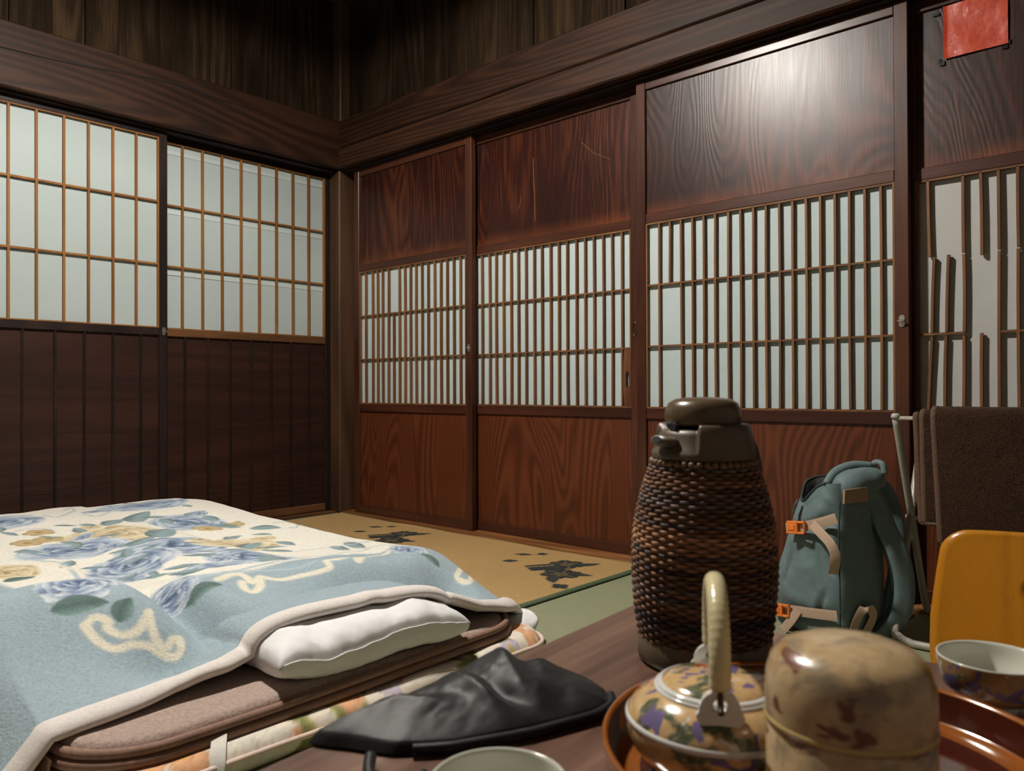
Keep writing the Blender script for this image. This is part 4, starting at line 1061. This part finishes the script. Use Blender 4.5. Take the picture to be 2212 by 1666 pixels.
mk('belly_line', *lathe([(.0712,.0436),(.0726,.0450),(.0722,.0478),(.0705,.0488)], 80, (KX,KY,KZ), close=False), M_PORC, tp, smooth=True)
mk('mouth_ring', *lathe([(.0488,.0672),(.0492,.0690),(.0482,.0705),(.0462,.0700)], 72, (KX,KY,KZ), close=False), M_PORC, tp, smooth=True)
ldp = mk('lid', *lathe([(.0462,.0695),(.0455,.0715),(.036,.0768),(.022,.0800),(.009,.0812),(.0,.0815)], 72, (KX,KY,KZ), close=False), M_KUTL, tp, smooth=True)
mk('lid_ring', *lathe([(.0462,.0694),(.0470,.0708),(.0462,.0724),(.0438,.0727),(.0428,.0732)], 72, (KX,KY,KZ), close=False), M_PORC, ldp, smooth=True)
# white lugs front and back (towards the camera, away from it), wire hooks, wrapped cream handle
vd = np.array((.36,-.933)); vd = np.array((.5126,-.8586)); vd = vd/np.hypot(*vd); sd2 = np.array((-vd[1], vd[0]))
def lug(sgn):
    c = np.array((KX,KY))+vd*sgn*.0565; th_ = .006; V = []; F = []; n = 28
    out = []
    for k in range(n):
        a = 2*math.pi*k/n; x = .0155*math.cos(a); z = .0155*math.sin(a)
        if z < 0: x *= 1.18; z *= .9
        out.append((x, z+.0710))
    hole = [(.0050*math.cos(2*math.pi*k/n), .0050*math.sin(2*math.pi*k/n)+.0765) for k in range(n)]
    for off in (-th_/2, th_/2):
        for L in (out, hole):
            for x, z in L:
                lean = sgn*(z-.06)*-.10
                p = c+vd*(off+lean)+sd2*x; V.append((p[0], p[1], KZ+z))
    for k in range(n):
        l = (k+1) % n
        F += [(k,l,n+l,n+k),(2*n+k,3*n+k,3*n+l,2*n+l),(k,2*n+k,2*n+l,l),(n+k,n+l,3*n+l,3*n+k)]
    return V, F
M_CANE = m_plain('cream_cane', (.66,.58,.33), .3, .12, 40, .15, .001, coat=.4)
M_WIRE = m_plain('dark_wire', (.045,.018,.010), .45)
for sgn in (1,-1):
    lg = mk('lug', *lug(sgn), M_PORC, tp, smooth=False)
    c = np.array((KX,KY))+vd*sgn*.0565
    w_ = [(*(c+vd*sgn*.009), KZ+.0730), (*(c+vd*sgn*.004), KZ+.0770), (*(c-vd*sgn*.002), KZ+.088), (*(c-vd*sgn*.004), KZ+.100)]
    mk('wire_hook', *tube(spline(w_, 16), .0024, 8), M_WIRE, tp, smooth=True)
hpts = []
for a in np.linspace(math.radians(-8), math.radians(188), 15):
    q = np.array((KX,KY))+vd*.0535*math.cos(a); hpts.append((q[0], q[1], KZ+.098+.0545*math.sin(a) if math.sin(a) > 0 else KZ+.098+.075*math.sin(a)))
hs = spline(hpts, 90); rw = .0078+.0006*np.abs(np.sin(np.arange(90)*1.1))
mk('overhead_handle', *tube(hs, rw, 14, up=(sd2[0],sd2[1],0)), M_CANE, tp, smooth=True)
sq_ = np.array((.743,.669)); 
mk('spout', *tube(spline([(KX+sq_[0]*r, KY+sq_[1]*r, KZ+z) for r, z in ((.055,.030),(.078,.034),(.094,.048),(.104,.066))], 24), np.linspace(.0165,.0065,24), 16), M_KUT, tp, smooth=True)
# ------------------------------------------------------------ tea canister
CX, CY, CZ = 3.3085, -1.985, TZ+.0052
def m_washi():
    t = NT('washi_print'); tc = t.node('ShaderNodeTexCoord'); v = t.coords((1,1,1), rnd=False)
    a = t.noise(v, 55, 4, .6); b = t.noise(v, 28, 3, .5, .6); c2 = t.noise(t.coords((1,1,2), rnd=False), 34, 2, .5, .3); d = t.noise(t.coords((1.3,.9,1), rnd=False), 21, 2, .5, .5)
    c = t.ramp(a, [(.3,(.42,.29,.145)),(.55,(.52,.37,.195)),(.75,(.60,.44,.25))])
    c = t.mix(t.ramp(b, [(.50,(0,0,0)),(.62,(.85,.85,.85))]), c, (.20,.15,.10))
    c = t.mix(t.ramp(c2, [(.60,(0,0,0)),(.64,(.95,.95,.95))]), c, (.15,.045,.025))
    c = t.mix(t.ramp(d, [(.66,(0,0,0)),(.70,(.8,.8,.8))]), c, (.40,.22,.05))
    return t.fin(c, .27, t.bump(a, .12, .002), spec=.5, coat=.35, coat_r=.2)
M_WASHI = m_washi(); M_GOLD = m_plain('gold_band', (.50,.36,.14), .35, .1, 40, .05)
cn = empty('tea_canister', (CX,CY,CZ), 'round beige paper-covered tea canister with a domed lid', 'canister')
mk('body', *lathe([(.0,.001),(.0505,.001),(.0520,.003),(.0520,.089),(.0505,.0905),(.0,.0905)], 88, (CX,CY,CZ)), M_WASHI, cn, smooth=True)
mk('lid_band', *lathe([(.0518,.0905),(.0533,.0910),(.0533,.0938),(.0526,.0945)], 88, (CX,CY,CZ), close=False), M_GOLD, cn, smooth=True)
mk('lid', *lathe([(.0523,.0930),(.0527,.106),(.0520,.120),(.0490,.1305),(.0425,.1375),(.030,.1425),(.015,.1447),(.0,.145)], 88, (CX,CY,CZ), close=False), M_WASHI, cn, smooth=True)
# ------------------------------------------------------------ tea cups
def cup(x, y, z0, r, h, label, group, ext, foot=.45):
    c = empty('tea_cup', (x,y,z0), label, 'cup', group)
    mk('foot_ring', *lathe([(r*foot*.82,.0),(r*foot,.0),(r*foot,.005),(r*foot*.9,.007)], 48, (x,y,z0), close=False), M_PORC, c, smooth=True)
    mk('outer_wall', *lathe([(.0,.0055),(r*foot,.0055),(r*.72,.0125),(r*.90,h*.42),(r*.985,h*.8),(r,h*.965)], 64, (x,y,z0), close=False), ext, c, smooth=True)
    mk('inner_wall', *lathe([(r,h*.965),(r*1.0,h*.99),(r*.985,h),(r*.955,h*.985),(r*.945,h*.93),(r*.93,h*.8),(r*.86,h*.42),(r*.66,.016),(r*.3,.011),(.0,.0105)], 64, (x,y,z0), close=False), M_PORC_IN, c, smooth=True)
    return c
M_PORC_IN = m_plain('pale_celadon_glaze', (.62,.62,.53), .14, .02, 10, 0, coat=.5, coat_r=.06)
cup(3.125,-2.127,TZ,.0472,.050,'pale green tea cup cut off by the picture edge, beside the black pouch','tea cups on the table', M_PORC_IN)
cup(3.325,-1.625,TZ,.0500,.050,'painted tea cup standing behind the tray, in front of the yellow chair','tea cups on the table', m_kutani('painted_cup', (.42,.24,.10), 9.0, 30))
# ------------------------------------------------------------ black nylon pouch
BO = np.array([(2.890,-2.122),(2.889,-2.02),(2.886,-1.91),(2.910,-1.868),(2.955,-1.846),(2.998,-1.848),(3.032,-1.862),(3.050,-1.885),(3.052,-1.915),(3.030,-1.985),(2.998,-2.050),(2.965,-2.088),(2.93,-2.105)])
q_ = np.linspace(0, len(BO), 201)[:-1]; i_ = q_.astype(int); f_ = (q_-i_)[:,None]
bs_ = .65*(BO[i_]*(1-f_)+BO[(i_+1) % len(BO)]*f_)+.35*spline(np.c_[BO, np.zeros(len(BO))], 200, closed=True)[:, :2]; BC = np.array((2.960,-1.962))
def pouch(u, v):
    i = v*200; i0 = np.floor(i).astype(int) % 200; f = i-np.floor(i); B = bs_[i0]*(1-f)[:,None]+bs_[(i0+1) % 200]*f[:,None]
    p = BC+(B-BC)*u[:,None]
    h = .024*np.clip(1-u**2.2, 0, 1)**.8
    hump = 1+.45*np.exp(-((p[:,0]-2.915)/.05)**2-((p[:,1]+1.90)/.06)**2)-.25*np.exp(-((p[:,0]-3.0)/.05)**2-((p[:,1]+2.04)/.05)**2)
    wr = .006*fbm(p[:,0]*22, p[:,1]*12, 5)+.0012*fbm(p[:,0]*60, p[:,1]*45, 2)
    for x0, y0, an, w_, am, L_ in ((2.930,-1.915,-.55,.012,.013,.07),(2.955,-1.985,-.25,.010,.011,.06),(2.985,-1.915,-.9,.011,.008,.06),(2.925,-2.045,.5,.010,.008,.05),(3.005,-1.985,.2,.009,.007,.05),(2.96,-1.87,.9,.010,.006,.05)):
        du = (p[:,0]-x0)*math.cos(an)+(p[:,1]-y0)*math.sin(an); dv = -(p[:,0]-x0)*math.sin(an)+(p[:,1]-y0)*math.cos(an)
        wr = wr+am*np.exp(-np.sqrt(dv*dv+1e-5)/w_)*np.exp(-(du/L_)**2)-am*.6*np.exp(-((dv-w_*2)/w_)**2)*np.exp(-(du/L_)**2)
    z = TZ+.003+.005*np.clip((1-u)*20,0,1)+h*hump+wr*np.clip(1-u**4, 0, 1)
    return np.stack([p[:,0], p[:,1], np.maximum(z, TZ+.002)], 1)
V, F, _, _ = grid(pouch, 60, 201)
t_ = NT('black_nylon'); nn = t_.noise(t_.coords(rnd=False), 45, 3); ff = t_.noise(t_.coords(rnd=False), 900, 2)
M_NYLON = t_.fin((.0042,.0042,.0048), .52, t_.bump(ff, .15, .0004, t_.bump(nn, .15, .004)), spec=.24, sheen=.04)
po = empty('nylon_pouch', (BC[0],BC[1],TZ), 'black nylon pouch lying on the table edge', 'pouch')
mk('body', V, F, M_NYLON, po, smooth=True)
mk('underside', np.c_[bs_, np.full(200, TZ+.002)], [tuple(range(200))[::-1]], M_NYLON, po)
hm_ = np.c_[bs_, np.full(200, TZ+.0065)][95:165]
mk('opening_hem', *tube(hm_, .0050, 8), M_NYLON, po, smooth=True)
mk('draw_cord', *tube(spline([(2.965,-2.112,TZ+.010),(2.985,-2.128,TZ+.006),(3.012,-2.135,TZ+.005),(3.026,-2.120,TZ+.005),(3.018,-2.100,TZ+.008)], 30), .0052, 8), M_NYLON, po, smooth=True)
# ------------------------------------------------------------ backpack
S0 = np.array((2.79,-.53,0)); eA = np.array((-.939,.343,0)); eB = np.array((.343,.939,0)); nFr = -eB; nSd = -eA
def L3(a, b, z): return S0+eA*a+eB*b+np.array((0,0,z))
t_ = NT('teal_canvas'); nn = t_.noise(t_.coords(rnd=False), 30, 3); ff = t_.noise(t_.coords(rnd=False), 700, 2)
cc = t_.mix(t_.ramp(nn, [(.3,(0,0,0)),(.7,(1,1,1))]), (.108,.156,.160), (.130,.186,.190))
M_TEAL = t_.fin(cc, .6, t_.bump(ff, .25, .0006, t_.bump(nn, .25, .006)), spec=.35, sheen=.1)
M_TEALD = m_plain('dark_teal_mesh', (.022,.038,.038), .8, .2, 900, .4)
M_WEB = m_plain('beige_webbing', (.44,.31,.215), .75, .1, 500, .35)
M_ORANGE = m_plain('orange_plastic', (.78,.20,.035), .35, .03, 30, .02)
M_LINING = m_plain('dark_lining', (.030,.026,.032), .7)
bp = empty('backpack', (2.72,-.40,0), 'teal canvas backpack with orange buckles leaning by the drying rack', 'backpack')
ringsb = [  # s, a0, a1, b0, b1
 (.000,.020,.205,.020,.170),(.012,.000,.222,.004,.186),(.05,-.008,.232,-.006,.195),(.10,-.008,.226,-.004,.198),(.16,-.006,.213,.0,.200),(.22,-.003,.200,.002,.200),
 (.28,.0,.186,.004,.198),(.33,.002,.168,.008,.194),(.365,.006,.154,.012,.188),(.390,.010,.142,.018,.180),(.400,.012,.138,.020,.176)]
NB = 120; KB = 80; V = []; F = []
RB = np.array(ringsb)
def rimz(a, b):      # height of the open rim: near left corner sags, back stands up
    return .392+.012*sstep(.10,.02,a)-.048*sstep(.060,.135,a)*sstep(.085,.015,b)+.012*sstep(.08,.17,b)
for k in range(KB):
    s_ = .400*k/(KB-1); a0, a1, b0, b1 = [np.interp(s_, RB[:,0], RB[:,j]) for j in (1,2,3,4)]
    for i in range(NB):
        q = 2*math.pi*i/NB; c, s = math.cos(q), math.sin(q); e = .42
        ca = np.sign(c)*abs(c)**e; sb = np.sign(s)*abs(s)**e
        a = (a0+a1)/2+(a1-a0)/2*ca; b = (b0+b1)/2+(b1-b0)/2*sb; a += .42*max(0, b-.01)*sstep(.20,.40,s_)*max(0, ca)*sstep(.20,.10,b)
        zr = float(rimz(a, b)); z = s_+(zr-.400)*sstep(.22,.400,s_)
        front = max(0, -s)**1.5; side = max(0, -c)**1.5
        w = .017*float(fbm(a*14-z*9, z*7+3, 1))*front+.008*float(fbm(b*16+4, z*6, 7))*side
        w += .011*math.sin(a*52-z*18)*front*math.exp(-((z-.20)/.10)**2)+.006*math.sin(a*70+z*30)*front*math.exp(-((z-.33)/.04)**2)
        for a1_, z1_, a2_, z2_, am_ in ((.118,.272,.146,.150,.013),(.085,.268,.112,.175,.011),(.040,.262,.020,.17,.008),(.15,.24,.165,.12,.009),(.06,.05,.03,.14,.008)):
            ex, ez = a2_-a1_, z2_-z1_; el = ex*ex+ez*ez; tt_ = ((a-a1_)*ex+(z-z1_)*ez)/el; dd = ((a-a1_)*ez-(z-z1_)*ex)/math.sqrt(el); fd = max(0, 1-abs(2*tt_-1))**.6 if 0 < tt_ < 1 else 0
            w += fd*front*(-am_*math.exp(-(dd/.007)**2)+am_*.7*math.exp(-((dd-.016)/.011)**2))
        for zf, am in ((.285+.25*(.1-a),.011),(.060,.010)): w -= am*math.exp(-((z-zf)/.020)**2)*front   # straps bite in
        V.append(L3(a, b, z)+nFr*w+nSd*w*side*.0)
for k in range(KB-1):
    for i in range(NB):
        j = (i+1) % NB; F.append((k*NB+i, (k+1)*NB+i, (k+1)*NB+j, k*NB+j))
F.append(tuple(range(NB)))
body_rim = np.array(V[-NB:])
mk('body', V, F, M_TEAL, bp, smooth=True)
cR = body_rim.mean(0); VL = [p for p in body_rim]; 
for fr, dz in ((.94,-.004),(.86,-.030),(.70,-.065),(.30,-.085)): VL += [cR+(p-cR)*np.array((fr,fr,1))+np.array((0,0,dz)) for p in body_rim]
FL = [(k*NB+i, (k+1)*NB+i, (k+1)*NB+(i+1)%NB, k*NB+(i+1)%NB) for k in range(4) for i in range(NB)]+[tuple(4*NB+i for i in range(NB))[::-1]]
mk('lining', VL, FL, M_LINING, bp, smooth=True)
lo_ = L3(.095,.12,0); sel = [i for i in range(NB) if (body_rim[i]-S0)@eA > .045]
i0 = next(i for i in range(NB) if i in sel and (i-1) % NB not in sel); zpath = [body_rim[(i0+k) % NB]+np.array((0,0,.001)) for k in range(len(sel))]
mk('zipper', *tube(zpath, .0034, 8), M_TEALD, bp, smooth=True)
mk('inner_bag', *tube(spline([L3(.135,.10,.345), L3(.11,.085,.372), L3(.085,.07,.352), L3(.07,.06,.330)], 20), [.012+.006*math.sin(k) for k in range(20)], 10), m_plain('mauve_cloth', (.16,.11,.13), .8), bp, smooth=True)
# padded top folded over the back half
def topfn(u, v):
    th_ = u*math.pi; ph = v*2*math.pi; ca, sb = np.cos(ph), np.sin(ph)
    r_ = np.sin(th_)**.6; a = .026+.042*r_*np.sign(ca)*abs(ca)**.75; b = .112+.082*r_*np.sign(sb)*abs(sb)**.75
    z = .392+np.where(np.cos(th_) > 0, .046, .02)*np.sign(np.cos(th_))*abs(np.cos(th_))**.8*(1-.25*((a-.03)/.05)**2)+.012*(b-.1)/.09
    w = .006*fbm(a*30, b*24, 5); P = S0+np.outer(a, eA)+np.outer(b, eB); P[:,2] = z+w*(z > .395); return P
V, F, _, _ = grid(topfn, 40, 64); mk('top_flap', V, F, M_TEAL, bp, smooth=True)
mk('top_fold', *tube(spline([L3(.060,.030,.398), L3(.060,.065,.426), L3(.045,.110,.443), L3(.018,.150,.444)], 24), [.009+.004*math.sin(k/23*3.14) for k in range(24)], 12), M_TEAL, bp, smooth=True)
mk('grab_loop', *tube(spline([L3(.020,.150,.436), L3(.012,.158,.452), L3(-.006,.162,.448), L3(-.012,.162,.425)], 20), .008, 10), M_TEAL, bp, smooth=True)
mk('zip_pull', *ribbon([L3(.128,.004,.352), L3(.130,-.006,.340), L3(.131,-.010,.318)], eA, .008, .003), M_TEALD, bp)
# straps with orange buckles
def strap(pts, w, name='webbing_strap', wd=(0,0,1), n=24): return mk(name, *ribbon(spline(pts, n), wd, w, .0022), M_WEB, bp, smooth=False)
off = -.016
strap([L3(.150,off,.276), L3(.110,off-.002,.283), L3(.06,off-.001,.298), L3(-.002,-.006,.322)], .026)
strap([L3(.062,off-.004,.300), L3(.030,off-.012,.284), L3(-.004,off-.016,.262), L3(-.014,off-.010,.232), L3(-.004,off-.006,.186)], .024, wd=(.5,.1,.8))
strap([L3(.205,off+.004,.052), L3(.150,off,.060), L3(.08,off,.069), L3(-.004,-.008,.080)], .026)
strap([L3(.108,off-.004,.070), L3(.125,off-.010,.040), L3(.152,off-.014,.006)], .024, wd=(-.8,.3,.5))
strap([L3(-.010,.036,.024), L3(-.018,.046,.066), L3(-.022,.066,.092), L3(-.022,.090,.090), L3(-.020,.104,.066), L3(-.014,.086,.030)], .022, 'side_loop', wd=tuple(nSd*.3+eB*.9+np.array((0,0,.2))), n=30)
def buckle(a, z, sl):
    o0 = L3(a, off-.006, z); du = eA*math.cos(sl)+np.array((0,0,-math.sin(sl))); dv = np.array((0,0,1.0))
    def bxl(u0,u1,v0,v1,w0,w1):
        V, F = boxgeo((u0,v0,w0),(u1,v1,w1),.0015); return [o0+du*p[0]+dv*p[1]+nFr*p[2] for p in V], F
    b1 = mk('buckle', *join(bxl(-.006,.030,-.017,.017,0,.008), bxl(-.030,-.006,-.017,-.011,0,.008), bxl(-.030,-.006,.011,.017,0,.008), bxl(-.030,-.025,-.017,.017,0,.008)), M_ORANGE, bp)
    mk('prong', *bxl(.002,.022,-.007,.007,.008,.0098), M_ORANGE, b1)
buckle(.108,.284,.12); buckle(.160,.057,.12)
def quad(pts, th, n): 
    V = [np.array(p) for p in pts]; V += [p+n*th for p in V]; return V, [(0,1,2,3),(7,6,5,4),(0,4,5,1),(1,5,6,2),(2,6,7,3),(3,7,4,0)]
mk('leather_patch', *quad([L3(-.008,.010,.392), L3(-.012,.088,.396), L3(-.012,.094,.360), L3(-.008,.008,.358)], .006, nSd), m_plain('tan_patch', (.30,.205,.125), .6, .1, 60, .1), bp)
mk('seam', *tube(spline([L3(-.010,-.004,.365), L3(-.012,-.010,.28), L3(-.013,-.010,.18), L3(-.016,-.012,.09), L3(-.012,-.010,.012)], 30), .0022, 6), M_TEALD, bp, smooth=True)
sp1 = [(2.812,-.430,.402),(2.838,-.396,.356),(2.864,-.396,.288),(2.890,-.394,.231),(2.902,-.386,.172),(2.903,-.386,.112),(2.892,-.394,.064),(2.870,-.408,.031),(2.848,-.418,.012)]
wd1 = np.array((.66,.50,.20))
sh = mk('shoulder_strap', *ribbon(spline(sp1, 50), wd1, [.050]*34+list(np.linspace(.050,.036,16)), .014, 6), M_TEAL, bp, smooth=True)
mk('strap_padding', *ribbon(spline(np.array(sp1)-np.array((.010,-.004,.002)), 50), wd1, .050, .010, 6), M_TEALD, sh, smooth=True)
mk('strap_tip', *ribbon([(2.858,-.402,.022),(2.850,-.408,.010),(2.846,-.41,.006)], wd1, .026, .003), M_WEB, sh)
sp2 = [(2.790,-.285,.395),(2.812,-.243,.366),(2.830,-.222,.305),(2.840,-.220,.225),(2.842,-.232,.140),(2.834,-.25,.07),(2.815,-.262,.012)]
mk('shoulder_strap', *ribbon(spline(sp2, 40), wd1, .048, .014, 6), M_TEAL, bp, smooth=True)
# ------------------------------------------------------------ drying rack and towel
M_RACK = m_plain('grey_enamel', (.40,.37,.31), .35, .05, 40, .03)
rk = empty('drying_rack', (3.12,-.25,0), 'grey metal folding drying rack holding the brown towel', 'rack')
XA, XB = 2.885, 3.44
def uframe(yt, yb, name, zt=.572):
    zb = .011
    L = [(XA, yt, zt), (XA, yt+(yb-yt)*.5, zt*.5+zb*.5), (XA, yt+(yb-yt)*.93, zb+.040), (XA+.012, yt+(yb-yt)*.99, zb+.012), (XA+.045, yb, zb)]
    path = list(spline(L, 36))+[np.array((x, yb, zb)) for x in np.linspace(XA+.06, XB-.06, 8)]
    Rr = [(XB-.045, yb, zb), (XB-.012, yt+(yb-yt)*.99, zb+.012), (XB, yt+(yb-yt)*.93, zb+.040), (XB, yt+(yb-yt)*.5, zt*.5+zb*.5), (XB, yt, zt)]
    path += list(spline(Rr, 36))
    mk(name, *tube(path, .0095, 12, up=(0,1,.3)), M_RACK, rk, smooth=True)
uframe(-.385,-.105,'leg_frame'); uframe(-.115,-.415,'leg_frame')
for y in (-.385,-.115):
    mk('cross_bar', *tube([(XA-.004,y,.569),(XB+.004,y,.569)], .0052, 10, up=(0,1,0)), M_RACK, rk, smooth=True)
    for x in (XA, XB):
        mk('end_cap', *lathe([(0,0),(.0105,0),(.0112,.004),(.0105,.010),(.007,.013),(0,.0135)], 14, (x,y,.568)), M_RACK, rk, smooth=True)
for x in (XA, XB): mk('pivot', *tube([(x-.014,-.25,.300),(x+.014,-.25,.300)], .006, 10, up=(0,1,0)), M_RACK, rk, smooth=True)
t_ = NT('brown_terry'); nn = t_.noise(t_.coords(rnd=False), 260, 3, .7); gg = t_.noise(t_.coords(rnd=False), 26, 3)
cc = t_.mix(t_.ramp(nn, [(.35,(0,0,0)),(.75,(1,1,1))]), (.015,.0068,.0032), (.066,.031,.0135))
M_TERRY = t_.fin(cc, 1.0, t_.bump(gg, .5, .010, t_.bump(nn, .9, .005)), spec=.1, sheen=.08)
M_TERRYH = m_plain('brown_towel_hem', (.085,.045,.024), .9, .25, 180, .5, .002)
tw = empty('bath_towel', (3.18,-.39,.57), 'dark brown terry towel draped over the drying rack', 'towel')
def sheet(x0t, x0b, x1, y, rad, df, db, mat, nm, par):
    """draped over the front bar"""
    Lt = df+math.pi*rad+db; 
    def fn(u, v):
        s = u*Lt; fr = np.clip(s, 0, df); arc = np.clip((s-df)/rad, 0, math.pi); bk = np.clip(s-df-math.pi*rad, 0, None)
        yy = y-rad*np.cos(arc); z = .5745+rad*np.sin(arc)-(df-fr)-bk
        k = (df-fr)/df; x0 = x0t+(x0b-x0t)*k; x = x0+(x1-x0)*v
        yy = yy-.006*k*np.sin(x*21+1)-.004*k*(arc < 1)+.003*fbm(x*10, z*10, 3)
        return np.stack([x, yy, z], 1)
    V, F, _, _ = grid(fn, 60, 44); o = mk(nm, V, F[:, ::-1], mat, par, smooth=True)
    so = o.modifiers.new('thick', 'SOLIDIFY'); so.thickness = .006; so.offset = 0
    e = fn(np.linspace(0,1,80), np.zeros(80)); mk('hem', *tube(e+np.array((0,-.001,0)), .0050, 8, up=(1,0,0), rz=.0075), M_TERRYH, o, smooth=True)
    e = fn(np.zeros(60), np.linspace(0,1,60)); mk('hem', *tube(e, .0045, 8, up=(0,1,0), rz=.007), M_TERRYH, o, smooth=True)
    return o
sheet(2.934,2.947,3.40,-.385,.007,.265,.22,M_TERRY,'back_fold',tw)
sheet(2.951,2.957,3.41,-.385,.015,.262,.24,M_TERRY,'middle_fold',tw)
sheet(2.978,2.995,3.42,-.385,.023,.305,.26,M_TERRY,'front_fold',tw)
# ------------------------------------------------------------ yellow bentwood floor chair
M_CHAIR = m_wood('amber_veneer', (.36,.135,.005),(.42,.165,.006),(.47,.19,.009), 'z', rough=.32, bump=.05, coat=.35, coat_r=.2, lines=16, mott=.12, stretch=.05)
ch = empty('floor_chair', (3.285,-1.2,0), 'legless amber plywood floor chair with an oval hole in its back', 'chair')
CXc = 3.296
def chair_back():
    n = 72; th_ = .012; V = []; F = []
    hw = lambda z: np.interp(z, [.0,.10,.20,.26,.33,.38,.405], [.130,.152,.168,.170,.165,.160,.158])
    yb = lambda z: -1.085+ (np.interp(z, [.0,.03,.08,.2,.40], [-.045,-.012,.006,.035,.085]))
    # outline, ccw from bottom right
    out = []
    for z in np.linspace(.03,.36,14): out.append((hw(z), z))
    for a in np.linspace(0, math.pi/2, 8)[1:]: out.append((hw(.36)-.045+.045*math.cos(a), .36+.042*math.sin(a)))
    for x in np.linspace(hw(.4)-.045,-hw(.4)+.045,16)[1:-1]: out.append((x, .402+.004*(1-(x/.115)**2)))
    for a in np.linspace(math.pi/2, math.pi, 8): out.append((-hw(.36)+.045+.045*math.cos(a), .36+.042*math.sin(a)))
    for z in np.linspace(.36,.03,14)[1:]: out.append((-hw(z), z))
    for x in np.linspace(-hw(.03), hw(.03), 12)[1:-1]: out.append((x, .03))
    m = len(out); out = np.array(out); cx, cz = 0.0, .315
    ang = np.arctan2(out[:,1]-cz, out[:,0]-cx); hole = np.stack([cx+.034*np.cos(ang), cz+.021*np.sin(ang)], 1)
    K = 10
    for side in (0, 1):
        for k in range(K+1):
            R = hole+(out-hole)*(k/K)**1.0
            for x, z in R:
                bow = .012*(x/.17)**2
                V.append((CXc+x, yb(z)-bow+(th_ if side else 0), z))
    W_ = (K+1)*m
    for k in range(K):
        for i in range(m):
            j = (i+1) % m; F.append((k*m+i, k*m+j, (k+1)*m+j, (k+1)*m+i)); F.append((W_+k*m+i, W_+(k+1)*m+i, W_+(k+1)*m+j, W_+k*m+j))
    for i in range(m):
        j = (i+1) % m; F.append((i, W_+i, W_+j, j)); F.append((K*m+i, K*m+j, W_+K*m+j, W_+K*m+i))
    return V, F
o = mk('backrest', *chair_back(), M_CHAIR, ch, smooth=True)
def seatfn(u, v):
    s = v*2-1; y = -1.10-u*.36; hw = .150+.03*np.sin(u*3.14)**.8
    cor = np.where(u > .85, np.sqrt(np.clip(1-((u-.85)/.15)**2*.55, 0, 1)), 1)
    return np.stack([CXc+s*hw*cor, y, .014+.016*sstep(.10,0,u)+.008*np.sin(u*3.1)], 1)
V, F, _, _ = grid(seatfn, 40, 24); o2 = mk('seat', V, F[:, ::-1], M_CHAIR, ch, smooth=True); so = o2.modifiers.new('thick','SOLIDIFY'); so.thickness = .012; so.offset = -1
# ------------------------------------------------------------ red laminated notice on door 4
t_ = NT('red_laminated_paper'); nn = t_.noise(t_.coords(rnd=False), 24, 2); ff = t_.noise(t_.coords(rnd=False), 260, 2, .5)
cc = t_.mix(t_.ramp(nn, [(.3,(0,0,0)),(.7,(1,1,1))]), (.40,.040,.016), (.50,.068,.028))
M_RED = t_.fin(cc, .45, t_.bump(nn, .5, .006), spec=.3, coat=.6, coat_r=.08)
t_.link(t_.bump(t_.math('POWER', ff, 5.0), .8, .004, t_.bump(nn, .4, .006)), t_.b.inputs['Coat Normal'])
no = empty('red_notice', (2.99,.003,1.68), 'red laminated sheet taped high on the broken lattice door', 'notice')
def nf(u, v):
    x = 2.9115+.160*u; z = 1.598+.152*v; return np.stack([x, .0018-.0030-.0022*np.sin(u*5+v*3)*np.sin(v*4+.5)-.0035*sstep(.06,0,u), z], 1)
V, F, _, _ = grid(nf, 40, 40); mk('sheet', V, F, M_RED, no, smooth=True)
M_TAPE = m_plain('black_tape', (.010,.009,.009), .25, .1, 50, .1)
for x, z, w_, h_ in ((2.893,1.735,.018,.008),(2.908,1.588,.013,.013),(2.901,1.598,.007,.010),(3.064,1.590,.014,.010),(3.074,1.602,.007,.012)):
    mk('tape', *boxgeo((x-w_/2,.0005,z-h_/2),(x+w_/2,.0042,z+h_/2),.0005), M_TAPE, no)
